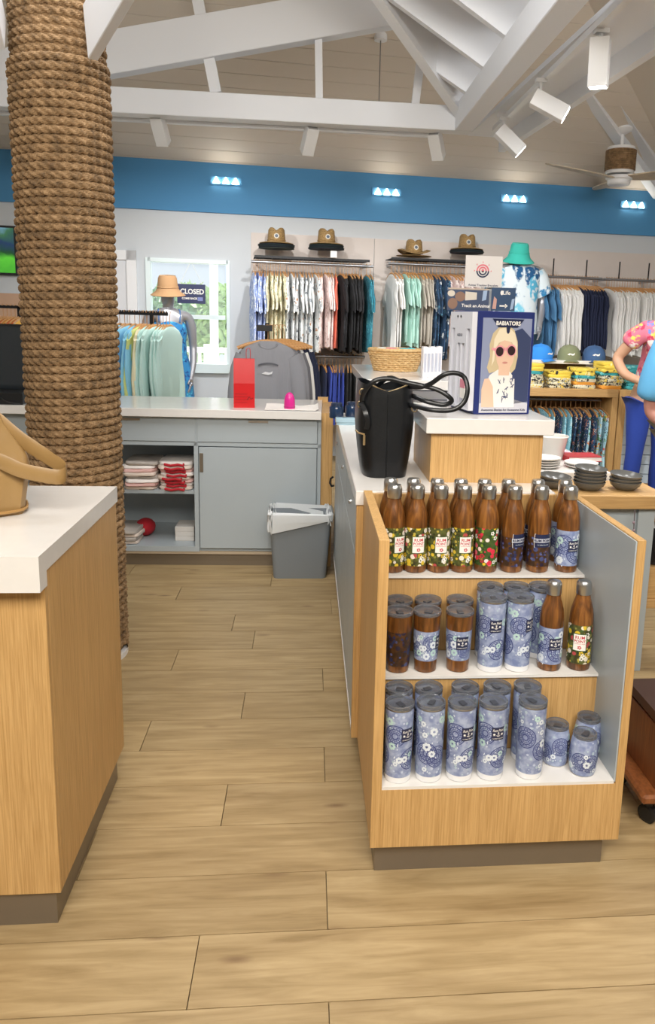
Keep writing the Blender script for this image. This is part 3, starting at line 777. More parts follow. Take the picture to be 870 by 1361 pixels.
A = Art().disc((.36,.655), .10, .062, 20).disc((.60,.665), .10, .062, 20).ribbon([(.42,.675),(.54,.68)], .03).ribbon([(.20,.68),(.28,.67)], .028)
lay('glasses_frame', plain('pink_print','#E79AA6',.3), A, 7)
lay('lens', plain('dark_lens_print','#3A2A2C',.2), Art().disc((.36,.652), .078, .050, 18).disc((.60,.662), .078, .050, 18), 8)
lay('mouth', plain('lip_print','#C98A80',.4), Art().disc((.48,.535), .055, .012, 12), 7)
A = Art(); rg = random.Random(2)
for k in range(13):
    x = rg.uniform(.36,.66); y = rg.uniform(.10,.38); a = rg.uniform(0,PI)
    A.ribbon([(x-.04*math.cos(a),y-.03*math.sin(a)),(x+.04*math.cos(a),y+.03*math.sin(a))], .012); A.ribbon([(x,y-.02),(x+.02,y+.02)], .01)
lay('blouse_pattern', plain('blouse_ink','#4C5678',.4), A, 5)
A = Art().poly([(.18,.992),(.83,.992),(.70,.905),(.31,.905)]).poly([(.47,.905),(.55,.905),(.54,.855),(.51,.835),(.48,.855)]); lay('winged_badge', m_navy, A, 8)
Art().text('BABIATORS', .0185, (0,0), 0, .0005, .92).build('brand_lettering', m_whp, po, lambda x, y: (S(.505,.945)[0]+x, -.0048, S(0,.945)[2]+y*1.0))
Art().text('Awesome Shades for Awesome Kids', .0108, (0,0), 0, .0002).build('slogan_lettering', m_navy, po, lambda x, y: (S(.5,.03)[0]+x, -.0032, S(0,.03)[2]+y))
tr = part('side_tray', m_grb, bx, [(-.003,0,.006,bd_-.012,.012,bh_-.004)])
for y0, y1, z0, z1 in ((.022,.052,.02,.285),(.068,.098,.02,.235),(.108,.138,.02,.235),(.165,.195,.02,.285)):
    pass
# the tray's face stands proud, leaving the four slots as real recesses
for y0, y1, z0, z1 in ((.006,.022,.012,.341),(.052,.068,.012,.341),(.098,.108,.012,.341),(.138,.165,.012,.341),(.195,.213,.012,.341),(.022,.052,.285,.341),(.068,.098,.235,.341),(.108,.138,.235,.341),(.165,.195,.285,.341),(.022,.052,.012,.02),(.068,.098,.012,.02),(.108,.138,.012,.02),(.165,.195,.012,.02)):
    part('face_panel', m_grb, tr, [(-.018,-.003,y0,y1,z0,z1)])
for y0 in (.09,.12): MB().lathe([(.004,0),(.004,.002)], 10).build('peg_hole_disc', m_black, tr, loc=(-.018,y0+.02,.325), rz=0).rotation_euler = (0,-PI/2,0)  # black discs stand in for the dark insides of peg holes
Art().text('AGES 0-2', .013, (0,0), 0, .0003).build('lettering', m_navy, tr, lambda x, y: (-.0186, .115-x, .262+y))
pk = part('carded_glasses', m_whp, tr, [(-.024,-.020,.03,.075,.05,.115)])
part('pink_strip', plain('pink_card','#D9899A',.4), pk, [(-.0248,-.0238,.03,.075,.085,.115)])
# ------------------------------------------------------------------ bracelet display with its signs behind the box
bs = thing('bracelet_display', 'counter sign with sun and rings emblem above two photo cards', 'sign', (.60,2.85,1.134))
part('stand', plain('sign_stand_clear','#B9BDC2',.3), bs, [(-.05,.17,.0,.03,0,.012),(.05,.07,.022,.03,.012,.54)])
def card(nm, mat, x0, y0, x1, y1, Yv):
    a = atY(x0,y1,Yv) - bs.location; b = atY(x1,y0,Yv) - bs.location
    o = part(nm, mat, bs, [(a.x,b.x,a.y-.002,a.y+.002,a.z,b.z)]); return o, (lambda u, v, k=1: (a.x+(b.x-a.x)*u, a.y-.002-.0004*k, a.z+(b.z-a.z)*v)), b.x-a.x, b.z-a.z
c1, f1, w1, h1 = card('emblem_card', plain('emblem_card_white','#DAD6D3',.5), 617,341,668,381, 2.862)
pk_ = plain('emblem_pink','#D9707E',.5); nv_ = plain('emblem_navy','#27304E',.5)
def sq(fx, wx, hx, cx_, cy_, k): return lambda x, y: fx(cx_+x/wx, cy_+y/hx, k)
A = Art(); B_ = Art()
for r in (.021,.0125): A.ring((0,0), r, .0055, 20, 0, PI); B_.ring((0,0), r+.0005, .0055, 20, PI, 2*PI)
A.disc((0,.002), .005); B_.poly([(-.005,0),(.005,0),(.003,-.005),(-.003,-.005)])
for k in range(5): a = PI*(.0+.25*k); A.poly([(.031*math.cos(a)-.0025,.031*math.sin(a)-.002),(.031*math.cos(a)+.0025,.031*math.sin(a)-.002),(.031*math.cos(a),.031*math.sin(a)+.004)])
A.build('emblem', pk_, c1, sq(f1,w1,h1,.47,.52,1)); B_.build('emblem', nv_, c1, sq(f1,w1,h1,.47,.52,1))
Art().text('Animal Tracking Bracelets', .0105, (0,0), 0, .0002).build('lettering', nv_, c1, sq(f1,w1,h1,.5,.06,1))
c2, f2, w2, h2 = card('photo_card', plain('track_card_blue','#3C4A66',.4), 594,384,650,412, 2.856)
Art().poly([(0,.93),(1,.93),(1,1),(0,1)]).build('card_edge', plain('card_edge_tan','#B9A898',.5), c2, lambda x, y: f2(x,y,1))
Art().disc((.3,.62), .13, .22).disc((.12,.30), .12, .25).build('animal_photo', plain('animal_photo_brown','#8A6A58',.5), c2, lambda x, y: f2(x,y,1))
Art().poly([(.42,.45),(.70,.5),(.70,.82),(.42,.85)]).disc((.08,.75), .09, .14).build('box_photo', plain('photo_cream','#D6CDBE',.5), c2, lambda x, y: f2(x,y,2))
Art().poly([(.83,.45),(.93,.5),(.95,.93),(.85,.9)]).build('phone_photo', plain('photo_pale_blue','#9FB4D0',.4), c2, lambda x, y: f2(x,y,2))
Art().text('Track an Animal', .016, (0,0), .1, .0003).build('lettering', m_whp, c2, sq(f2,w2,h2,.68,.22,2))
c3, f3, w3, h3 = card('arrow_card', plain('arrow_card_blue','#2C4768',.4), 652,383,685,413, 2.85)
Art().ribbon([(.35,.22),(.62,.22)], .06).poly([(.58,.32),(.58,.12),(.70,.22)]).disc((.42,.78), .06, .1).build('arrow', m_whp, c3, lambda x, y: f3(x,y,1))
Art().poly([(.04,.08),(.20,.08),(.22,.5),(.10,.62)]).build('photo_hand', plain('photo_skin','#C79A8E',.5), c3, lambda x, y: f3(x,y,1))
Art().poly([(.80,.06),(.92,.10),(.98,.55),(.86,.52)]).build('phone_photo', plain('photo_pale_blue','#9FB4D0',.4), c3, lambda x, y: f3(x,y,1))
Art().text('Life', .020, (0,0), 0, .0003).build('lettering', m_whp, c3, sq(f3,w3,h3,.62,.78,1))

# ------------------------------------------------------------------ black tote
m_blk = plain('black_leather', '#0B0E12', .33, bump=.2, bscale=160)
m_gold = plain('pale_gold_metal', '#CDB68C', .3, 1)
tt = thing('tote_bag', 'black leather tote bag with long handles and gold zips', 'bag', (.262,2.515,.92), 0)
rings = []
for k in range(13):
    s = k/12; z = .315*s
    hw = .076 + .024*math.sin(min(1,s*1.25)*PI*.5) - .012*max(0,s-.6)/.4; hd0, hd1 = -.0 - .0*s, .27
    ring = []
    for i in range(28):
        a = 2*PI*i/28; c, q = math.cos(a), math.sin(a); e = .5
        x = hw*math.copysign(abs(c)**e, c); y = .15 + .15*math.copysign(abs(q)**e, q)
        crease = .016*math.exp(-(x/.02)**2)*(1 if q < 0 else -1)*s*abs(q)       # gusset fold at both ends
        dz = 0
        if k == 12: dz = -.028*math.exp(-(x/.05)**2)
        ring.append((x, y+crease, z+dz))
    rings.append(ring)
tbody = MB().loft(rings, cap1=False).build('body', m_blk, tt, smooth=True)
MB().loft([[(x*.9,.15+(y-.15)*.96,z-.03) for x,y,z in rings[-1]]]).build('lining', m_black, tt) if False else None
MB().add([(x*.93,.15+(y-.15)*.97,.27) for x,y,z in rings[-1]], [tuple(range(28))]).build('lining', plain('tote_lining','#101216',.8), tt)
MB().tube([(0,-.002+.016*q,.28*q+.002) for q in [k/8 for k in range(9)]], .0018, 6).build('seam', m_blk, tt)
for q in (-1,1):
    MB().tube([(0,.018,.286),(q*.03,.012,.297),(q*.062,.006,.312)], .0026, 6).build('zip', m_gold, tt)
pkz = MB().tube([(-.104,.02,.158),(-.096,.0,.152),(-.075,-.004,.148)], .003, 6).build('pocket_zip', m_gold, tt)
MB().box(-.081,-.073,-.009,-.005,.112,.146).build('zip_pull', m_gold, pkz, bevel=.001)
for x, y, z in ((-.085,.02,.285),(-.088,.06,.24),(.088,.01,.235)):
    MB().tube([(x+.010*math.cos(a),y-.004,z+.010*math.sin(a)) for a in [2*PI*k/14 for k in range(14)]], .0022, 6, closed=True).build('ring', m_gold, tt, smooth=True)
hp = [(-.085,.03,.235),(-.082,.01,.28),(-.05,.0,.322),(-.005,.0,.332),(.05,.0,.322)]
lo = lambda x, y, Yv: tuple(atY(x,y,Yv)-tt.location)
h1p = hp + [lo(575,516,2.50), lo(592,524,2.49), lo(600,533,2.49), lo(588,538,2.50), lo(565,533,2.51), lo(548,526,2.55), (.07,.08,.27)]
MB().tube(smooth_path(h1p,6), .007, 8, flat=(.003,.0078), up=(0,-1,.2)).build('handle', m_blk, tt, smooth=True)
h2p = [(-.02,.20,.29),(.02,.14,.325), lo(545,514,2.53), lo(568,512,2.50), lo(590,498,2.48), lo(606,496,2.48), lo(617,502,2.48), lo(621,518,2.47), lo(616,535,2.465), lo(600,545,2.462), lo(575,545,2.462), lo(556,541,2.49), lo(545,538,2.52), (.095,.02,.236)]
MB().tube(smooth_path(h2p,6), .007, 8, flat=(.003,.0078), up=(0,-1,.2)).build('handle', m_blk, tt, smooth=True)
MB().tube(smooth_path([(-.088,.02,.25),(-.075,-.006,.22),(-.066,-.008,.19),(-.07,-.006,.165)],4), .006, 6, flat=(.002,.009), up=(0,1,0)).build('strap_end', m_blk, tt, smooth=True)

# ------------------------------------------------------------------ far end of the checkout counter
for i, (px, w_) in enumerate(((447,.075),(468,.08),(483,.07))):
    p = atZ(px, 546, .92); p.y = 4.05+.06*(i % 2); p = Vector((row(None,None,px,p.y,.97,0)[0], p.y, .92))
    j = thing('candle_jar', 'navy jar with lid at the far end of the checkout counter', 'jar', p, group='navy jars on the checkout counter')
    MB().lathe([(.036,0),(.038,.004),(.038,.055),(.034,.062)], 20).build('body', plain('navy_glass','#1F3350',.15), j, smooth=True)
    MB().lathe([(.030,.062),(.030,.076),(.026,.079)], 20).build('lid', plain('navy_lid','#223048',.35), j, smooth=True)
p = row(None,None,459,3.80,.93,0)
gb = thing('glass_block', 'pale blue glass tray beside the navy jars on the counter', 'tray', (p[0],3.80,.92))
part('slab', plain('pale_blue_glass','#9FBBC8',.12), gb, [(-.05,.05,-.03,.03,.012,.034)], .003); part('foot', plain('pale_blue_glass','#9FBBC8',.12), gb, [(-.045,.045,-.025,.025,0,.012)])
# raised back counter with the basket
p0 = atZ(483,498,1.134); p1 = atZ(495,517,1.134)
rb = thing('raised_counter', 'white topped raised counter carrying the wicker basket', 'counter', (p1.x,3.95,0))
part('top', m_white, rb, [(0,.55,0,1.2,1.085,1.134)], .002)
part('body', plain('white_panel','#DCDDE2',.45), rb, [(.03,.52,.31,1.17,0,1.085)])
for z in (.94,1.0,1.05): part('shelf_line', m_navy, rb, [(.03,.52,.306,.31,z,z+.004)])
m_wick = None
def wicker():
    t = NT('wicker'); v = t.coord()
    nz = t.n('ShaderNodeTexNoise', Vector=v, Scale=60., Detail=3.)[0]
    t.set(Base_Color=t.ramp(nz, [(.3,'#C49A60'),(.7,'#E6C690')]), Roughness=.6); return t.m
m_wick = wicker()
bp = Vector(row(None,None,525,4.62,1.17,0)); 
bk = thing('wicker_basket', 'honey wicker basket with small cloths on the raised counter', 'basket', (bp.x,4.62,1.134))
def oval(s, wob=0, ph=0, z=0, n=60):
    return [((.125+.032*s)*math.cos(a)*(1+wob*math.sin(a*22+ph)), (.10+.025*s)*math.sin(a)*(1+wob*math.sin(a*22+ph)), z) for a in [2*PI*k/n for k in range(n)]]
mw_ = MB()
for k in range(9): mw_.tube(oval(k/8,.03,(k%2)*PI,.008+.0125*k,66), .0068, 5, closed=True)
tag(mw_.build('weave', m_wick, bk, smooth=True), kind='stuff')
MB().tube(oval(1.05,.0,0,.125,40), .010, 8, closed=True).build('rim', m_wick, bk, smooth=True)
st_ = MB()
for k in range(22):
    a = 2*PI*k/22; st_.tube([((.125)*math.cos(a),.10*math.sin(a),0),((.157)*math.cos(a),.125*math.sin(a),.125)], .003, 5)
tag(st_.build('stakes', m_wick, bk), kind='stuff')
MB().lathe([(.115,0),(.115,.006)], 24, sy=.8).build('base', m_wick, bk)
for i, (c, x, y) in enumerate((('#4FB9C2',.05,-.02),('#E48F9C',-.03,0),('#57BFC9',.09,.03),('#DDE9E9',-.08,.01))):
    m = MB().ell((0,0,0), .05, .035, .02, 12, 6); o = m.build('rolled_cloth', plain('cloth_'+c[1:],c,.8), None, loc=(bp.x+x, 4.62+y, 1.134+.118), smooth=True)
    tag(o, ['bright aqua cloth showing above the basket rim','pink cloth showing above the basket rim','deeper aqua cloth at the basket end','pale cloth in the wicker basket'][i], 'cloth')
for k in range(5):
    q = row(None,None,563+k*5.2,4.15+.012*k,1.2,0)
    b = thing('packaging_card', 'white boxed item standing in the row beside the basket', 'box', (q[0],4.15+.02*k,1.134), .06, 'white boxes beside the basket')
    part('box', plain('white_pack','#E8E7EA',.4), b, [(-.011,.011,-.03,.03,0,.165-.004*(k%2))], .001)
    part('print_strip', plain('pack_grey_print','#B9BDCB',.5), b, [(-.006,.006,-.031,-.03,.03,.13)])

# ================================================================== far counter
FR = math.radians(-1.5)
fcx = .075; fcy = 4.30
fc = thing('back_counter', 'pale blue counter with drawers and open cubby behind the bin', 'counter', (fcx,fcy,0), FR)
def fcX(px, py): 
    q = atY(px,py,fcy+.06) ; return (q.x-fcx)
def fcZ(px, py): return atY(px,py,fcy+.06).z
xa, xb, xd = fcX(258,650), fcX(264,650), -.018
XL = -2.6; D0 = .04                                             # front plane of the carcass
zt_ = .90; zdr = fcZ(340,588); zsh = fcZ(210,655); zbt = fcZ(340,733); ztoe = zbt
part('top', m_white, fc, [(XL,.0,0,.62,.872,.918)], .002)
part('carcass', m_blueg, fc, [(xa,0,D0+.02,.60,ztoe,.872)])
part('side', m_blueg, fc, [(xa,xb-.002,D0,.06,ztoe,.872)]); part('side', m_blueg, fc, [(-.018,0,D0,.06,ztoe,.872)])
part('cubby_back', m_blued, fc, [(XL,xa,.56,.60,ztoe,.872)])
part('cubby_floor', m_blueg, fc, [(XL,xa,D0,.58,ztoe,ztoe+.03)])
part('cubby_shelf', m_blueg, fc, [(XL,xa,D0+.03,.58,zsh-.012,zsh+.008)])
part('rail', m_blueg, fc, [(XL,0,D0,.06,zdr-.024,zdr-.003)])
xdm = fcX(260.5,570)
for x0, x1, hx in ((xdm+.006,-.022,fcX(343,558)), (xdm-.78,xdm-.006,fcX(172,551))):
    d = part('drawer', m_blueg, fc, [(x0,x1,D0-.004,D0+.05,zdr,.866)], .001)
    part('pull', m_steel, d, [(hx-.055,hx+.055,D0-.008,D0,.845,.858)], .001)
part('drawer_box', m_blued, fc, [(XL,xa,.07,.58,zdr,.87)])
d = part('cabinet_door', m_blueg, fc, [(xb+.004,-.024,D0-.004,D0+.02,ztoe+.022,zdr-.03)], .001)
hx = fcX(267.5,612); part('pull', m_toe, d, [(hx-.010,hx+.010,D0-.009,D0-.002,fcZ(267,627),fcZ(267,602))], .001)
part('toe_kick', m_toe, fc, [(XL,0,D0+.03,.58,0,ztoe)])
part('plinth_strip', plain('plinth_tan','#B5A48C',.5), fc, [(XL,0,D0+.005,.06,ztoe-.016,ztoe)])
part('end_panel', m_oak, fc, [(.0,.066,.06,.64,.0,.905)], .001)
part('end_panel', m_oak, fc, [(-.03,.035,.62,.66,0,.935)])
# folded bags and tees in the cubby
m_cot = fabric('natural_cotton', '#D8C9BD'); m_cotp = fabric('pink_cotton', '#D9AFA9'); m_redf = fabric('red_rope', '#B01A28'); m_wht = fabric('white_cotton', '#E4DDD8')
m_grayc = fabric('grey_cotton', '#A79F97')
def folded(w_, d_, h_, seed, n=14):
    rg = random.Random(seed); m = MB(); ring = []
    rings = []
    for k, (s, z) in enumerate(((.96,0),(1,.25),(1,.7),(.95,1))):
        r = []
        for i in range(20):
            a = 2*PI*i/20; c, q = math.cos(a), math.sin(a); e = .35
            r.append((w_/2*s*math.copysign(abs(c)**e,c)+rg.uniform(-.004,.004), d_/2*s*math.copysign(abs(q)**e,q)+rg.uniform(-.004,.004), h_*z+rg.uniform(-.0015,.0015)))
        rings.append(r)
    return m.loft(rings)
fold_me = [folded(.20,.26,.020,k).mesh('folded_bag', None, smooth=True) for k in range(4)]
def fstack(px, n, zb, mats, label, group, cat='bag', w_=1., yy=fcy+.22, dz=.020, nm='folded_bag', red=0):
    x = row(None,None,px,yy-.12,zb+.05,0)[0]
    for k in range(n):
        mt = mats[k % len(mats)]; me = fold_me[k % 4]
        key = (me.name, mt.name)
        if key not in KIDS: q = me.copy(); q.materials.append(mt); KIDS[key] = q
        o = place(nm, KIDS[key], None, (x+random.uniform(-.008,.008), yy+random.uniform(-.01,.01), zb+k*dz), random.uniform(-.08,.08))
        o.scale = (w_,1,dz/.020*1.06); tag(o, ('topmost ' if k == n-1 else 'lowest ' if k == 0 else '')+label, cat, group)
        if red:
            r_ = MB().tube([(-.05,-.128,.004),(-.055,-.142,.010),(-.02,-.147,.004),(.02,-.146,.010),(.052,-.141,.003),(.05,-.126,.010)], .007, 7).build('rope_handle', m_redf, o, smooth=True)
zc = zsh+.008; zf = ztoe+.03
fstack(186, 8, zc, [m_cot,m_cotp,m_wht,m_grayc], 'folded natural bag in the stack by the rope column, upper cubby shelf', 'bags stacked plain on the upper cubby shelf', w_=.95)
fstack(233, 8, zc, [m_cot,m_wht,m_cotp], 'folded bag with red rope handles on the upper cubby shelf', 'red handled bags on the upper cubby shelf', w_=.98, red=1)
fstack(168, 4, zf, [m_cot,m_grayc], 'folded bag lying in the bottom of the cubby', 'bags at the bottom of the cubby', w_=.7)
x = row(None,None,193,fcy+.3,zf+.06,0)[0]
tag(MB().ell((0,0,.05), .06,.08,.052, 14, 8).build('cloth_bundle', m_redf, loc=(x,fcy+.3,zf), smooth=True), 'dark red cloth bundle in the bottom of the cubby', 'cloth')
x = row(None,None,248,fcy+.25,zf+.05,0)[0]
for k in range(3): tag(MB().box(-.055,.055,-.08,.08,0,.028).build('paper_pad', plain('pad_white','#CFCBC6',.7), loc=(x,fcy+.25,zf+k*.0285), bevel=.002), ('lowest','middle','topmost')[k]+' white paper pad stacked in the cubby corner', 'paper pad', 'paper pads in the cubby')
# red paper bag, white tray, pink dispenser on the far counter
m_redb = plain('red_paper', '#C4161C', .3, bump=.1, bscale=30)
px = row(None,None,324,fcy+.14,1.0,0)[0]
rbg = thing('paper_bag', 'shiny red paper gift bag standing on the back counter', 'bag', (px,fcy+.16,.918), .08)
a = row(None,None,310,fcy+.12,1.05,0)[0]; b = row(None,None,338,fcy+.12,1.05,0)[0]; hw = (b-a)/2
bh = atY(324,477,fcy+.12).z-.918
MB().loft([[(-hw,-.03,0),(hw,-.03,0),(hw,.03,0),(-hw,.03,0)],[(-hw,-.028,bh*.5),(hw,-.028,bh*.5),(hw,.022,bh*.5),(-hw,.022,bh*.5)],[(-hw,-.012,bh),(hw,-.012,bh),(hw,.012,bh),(-hw,.012,bh)]], cap1=False).build('body', m_redb, rbg)
MB().tube(smooth_path([(hw*.2,-.014,bh-.005),(hw*.22,-.018,bh+.05),(hw*.55,-.018,bh+.055),(hw*.6,-.014,bh-.005)],5), .0018, 5).build('handle', m_redb, rbg)
A = Art()
for k in range(4): A.ribbon([(-hw*.92,.03+.016*k),(hw*(.3+.15*(k%3)),.03+.016*k)], .0015)
A.ribbon([(hw*.25,.045),(hw*.5,.062),(hw*.62,.05),(hw*.85,.056)], .004); A.build('print', plain('dark_red_print','#5E0B10',.4), rbg, lambda x, y: (x, -.0318+.002*y/.1, y))
tx = row(None,None,388,fcy+.12,.93,0)[0]
trp = thing('paper_sheet', 'curled white wrapping paper lying on the back counter', 'paper', (tx,fcy+.13,.918))
MB().grid(lambda u, v: ((u-.5)*.30, (v-.5)*.2, .003+.012*abs(math.sin(3*u+1.2*v))*(v)+.010*(u>.95)), 16, 8).build('sheet', plain('wrapping_paper','#EFEBE6',.7), trp, smooth=True, solid=.003)
qx = row(None,None,384.5,fcy+.05,.96,0)[0]
pkd = thing('tape_dispenser', 'hot pink rounded dispenser on the back counter paper', 'dispenser', (qx,fcy+.07,.924))
MB().loft([[(.031*s*math.cos(a),.026*s*math.sin(a)-(.0 if z < .05 else .004),z) for a in [2*PI*k/20 for k in range(20)]] for s, z in ((.9,0),(1,.006),(1,.03),(.93,.055),(.75,.075),(.45,.089),(.1,.094))]).build('shell', plain('hot_pink_plastic','#D82C8E',.3), pkd, smooth=True)
MB().tube([(.0315*math.cos(a),.0265*math.sin(a),.012) for a in [2*PI*k/20 for k in range(20)]], .0018, 5, closed=True).build('band', plain('dark_pink_plastic','#A81E6E',.3), pkd)

# ------------------------------------------------------------------ waste bin
bx0 = row(None,None,363,4.147,.0,0)[0]; bx1 = row(None,None,433,4.147,.0,0)[0]; bc = (bx0+bx1)/2; bwid = bx1-bx0
zr = atY(400,689,4.10).z
bn = thing('waste_bin', 'grey plastic waste bin with white liner by the back counter', 'waste bin', (bc,4.145+.085,0))
def rrect(hx, hy, z, r=.03, n=5):
    o = []
    for qx, qy, a0 in ((1,1,0),(-1,1,PI/2),(-1,-1,PI),(1,-1,1.5*PI)):
        for k in range(n): a = a0 + PI/2*k/(n-1); o.append((qx*(hx-r)+r*math.cos(a), qy*(hy-r)+r*math.sin(a), z))
    return o
m_bin = plain('grey_bin_plastic', '#7E858B', .5, bump=.08, bscale=150)
hb = bwid/2; ht = hb*1.16
prof = [(0,1)]; MB().loft([rrect(hb,.085,0), rrect(hb*1.01,.087,.01), rrect(ht*.985,.102,zr-.03), rrect(ht*1.02,.107,zr-.028), rrect(ht*1.02,.107,zr), rrect(ht*.98,.10,zr), rrect(hb*.95,.08,.012)], cap1=True).build('body', m_bin, bn, smooth=True)
m_bag = plain('bin_liner_plastic', '#F0F4F6', .35, trans=.25, bump=.3, bscale=40)
rg = random.Random(5); lr = []
for k, (s, z) in enumerate(((.80,zr-.16),(.95,zr-.03),(1.0,zr+.022),(1.045,zr+.012),(1.06,zr-.02),(1.055,zr-.05))):
    r_ = rrect(ht*s, .103*s+(.006 if k > 2 else 0), 0, .03, 12)
    lr.append([(x+rg.uniform(-.007,.007), y+rg.uniform(-.006,.006), z + (rg.uniform(-.02,.02)-.035*max(0,-x/ht)+.02*max(0,x/ht) if k == 5 else -.02*max(0,-x/ht) if k == 4 else rg.uniform(-.008,.022) if k == 2 else 0)) for x, y, _ in r_])
MB().loft(lr, cap0=True, cap1=False).build('liner', m_bag, bn, smooth=True)
# ------------------------------------------------------------------ till equipment at the left end of the far counter
q = atY(14,500,4.62)
mo = thing('till_monitor', 'black till monitor on the back counter left of the rope column', 'monitor', (q.x-.14,4.62,.918), -.1)
part('base', m_black, mo, [(-.12,.12,-.08,.08,0,.015)], .003); part('neck', m_black, mo, [(-.03,.03,-.01,.02,.015,.16)])
part('screen', m_black, mo, [(-.25,.25,-.02,.01,.05,.43)], .004)
part('display', plain('monitor_glass','#23282C',.12), mo, [(-.24,.24,-.0215,-.02,.065,.415)])
q = atY(10,515,4.5)
dk = thing('cash_drawer', 'flat black cash drawer under the till monitor', 'cash drawer', (q.x-.1,4.5,.918))
part('case', m_black, dk, [(-.2,.22,-.12,.05,0,.065)], .003); part('slot', m_steel, dk, [(-.1,.1,-.121,-.119,.03,.034)])
tag(MB().tube(smooth_path([(-.12,0,.004),(-.06,.03,.05),(.02,-.02,.02),(.08,.01,.004)],6), .003, 6).build('cable', m_black, loc=(q.x+.03,4.36,.918)), 'black cable curling on the back counter beside the cash drawer', 'cable')

# ================================================================== garments
m_hang = wood('hanger_wood', '#B9824A', '#D2A066', (40,40,40), .4)
def hanger_mesh():
    m = MB(); m.tube(smooth_path([(0,-.20,-.135),(0,-.12,-.105),(0,0,-.085),(0,.12,-.105),(0,.20,-.135)],4), .01, 8, flat=(.012,.006), up=(0,0,1))
    m.tube(smooth_path([(0,0,-.085),(0,0,-.02),(0,.018,.012),(0,.0,.022),(0,-.016,.008)],4), .0022, 5)
    return m.mesh('hanger', m_hang, smooth=True)
HANG = hanger_mesh()
def garment(w_, l_, t_, sl, seed, sw=.068, out=.05, flare=.0):
    """a top on a hanger: rail axis is local x, width runs along y, length down -z"""
    rg = random.Random(seed); m = MB(); rings = []; N = 18
    lv = [(.09,.22,.35),(.10,.45,.6),(.125,.80,.8),(.155,.97,.9),(.20,1.,1.)] + [(.20+(l_-.20)*k/7, 1.0+flare*k/7, 1.+.15*k/7) for k in range(1,8)]
    ph = rg.uniform(0,6); ph2 = rg.uniform(0,6)
    for z, wf, tf in lv:
        r = []
        for i in range(N):
            a = 2*PI*i/N; c, q = math.cos(a), math.sin(a); f = min(1,max(0,(z-.15)/.3))
            y = w_/2*wf*math.copysign(abs(q)**.8,q); x = t_/2*tf*math.copysign(abs(c)**.7,c)
            x += t_*.42*f*math.sin(y*34+ph+z*3) + t_*.2*f*math.sin(y*71+ph2); y += .010*f*math.sin(z*19+ph+i)
            r.append((x, y, -z - (.012*math.sin(y*22+ph) if z >= l_ else 0)))
        rings.append(r)
    m.loft(rings)
    if sl:
        for s in (-1,1):
            n = 6; rr = []
            for k in range(n+1):
                q = k/n; cy_ = s*(w_/2-.03 + out*q + (.012*math.sin(q*9+ph))); cz = -.17 - sl*q; ry = sw*(1-.28*q if sl > .4 else 1+.06*q); rx = t_*.52*(1+.25*math.sin(q*7+ph2))
                rr.append([(rx*math.cos(a)+t_*.25*math.sin(q*5+ph), cy_+ry*math.sin(a)*(.6 if k == 0 else 1), cz+s*ry*math.sin(a)*-.35) for a in [2*PI*i/10 for i in range(10)]])
            m.loft(rr)
    return m
GM = {}
def gmesh(kind, k):
    if (kind,k) not in GM:
        a = {'shirt':(.50,.80,.027,.24), 'tee':(.46,.74,.025,.20), 'long':(.50,.76,.026,.52), 'pant':(.36,.66,.03,0), 'dress':(.40,.74,.03,0), 'sweat':(.56,.72,.036,.58)}[kind]
        GM[(kind,k)] = garment(*a, seed=k*7+len(kind)).mesh('garment', None, smooth=True)
    return GM[(kind,k)]
GMM = {}
def hang(kind, mat, loc, rz, label, cat, group, nm, scale=(1,1,1), hanger=True):
    k = random.randrange(3); key = (kind,k,mat.name)
    if key not in GMM: q = gmesh(kind,k).copy(); q.materials.append(mat); GMM[key] = q
    o = place(nm, GMM[key], None, loc, rz); o.scale = scale; tag(o, label, cat, group)
    if hanger: place('hanger', HANG, o)
    return o
fb = lambda n, *a, **k: fabric(n, *a, **k)
G_blue = fb('periwinkle_print_cloth','#9FB0DA',['#E8ECF4','#7C90C8','#DDE4F2'],26,.5)
G_cream = fb('cream_print_cloth','#E2DCC0',['#B9AE86','#F2EEDC','#8E9A78','#CDBF92'],26,.5)
G_wprint = fb('white_print_cloth','#DDE0E0',['#6E7A86','#3B4550','#B98A6A','#F2F2F0','#A9B4BC'],20,.42)
G_pink = fb('pale_pink_cloth','#E2CFCB',['#F0E6E2','#B9A09C'],22,.4)
G_coral = fb('coral_cloth','#DE6E58'); G_black = fb('black_cloth','#17171A',['#2A2A30','#202024'],24,.4)
G_teal = fb('teal_print_cloth','#2F7F92',['#58A6B2','#1F5F70'],30,.45)
G_white = fb('white_cloth','#E6E5E2'); G_mint = fb('mint_cloth','#B4DCD0'); G_taupe = fb('taupe_cloth','#B9B2A6'); G_navyp = fb('navy_print_cloth','#2C4A6A',['#E8EEF0','#4F86A2','#1C3048'],20,.45)
G_navy = fb('navy_cloth','#1C2440'); G_denim = fb('denim_blue_cloth','#4C7EA8'); G_grey = fb('heather_grey_cloth','#8F9096'); G_royal = fb('royal_blue_cloth','#33479E'); G_charc = fb('charcoal_cloth','#6A6A70')
G_aqua = fb('sky_blue_cloth','#8CCCEA'); G_lime = fb('lime_cloth','#CFD98A'); G_creamy = fb('butter_cloth','#EBE2BE'); G_mint2 = fb('pale_mint_cloth','#C2E2DC'); G_orange = fb('orange_cloth','#E8784A'); G_yellow = fb('amber_cloth','#E8B04A')
G_fish1 = fb('aqua_fish_print_cloth','#8CC4D4',['#D8ECF0','#5FA4BC'],40,.45); G_fish2 = fb('navy_fish_print_cloth','#1F3A5C',['#D88A6A','#E8E4D8','#3F7A9A','#2A5A48'],34,.45); G_fish3 = fb('bright_fish_print_cloth','#A9D4E4',['#D8402E','#E8C83A','#2A2A34','#4F8A4A','#E8842E'],26,.5)
m_wire = plain('rack_wire', '#9A9EA4', .3, .9)
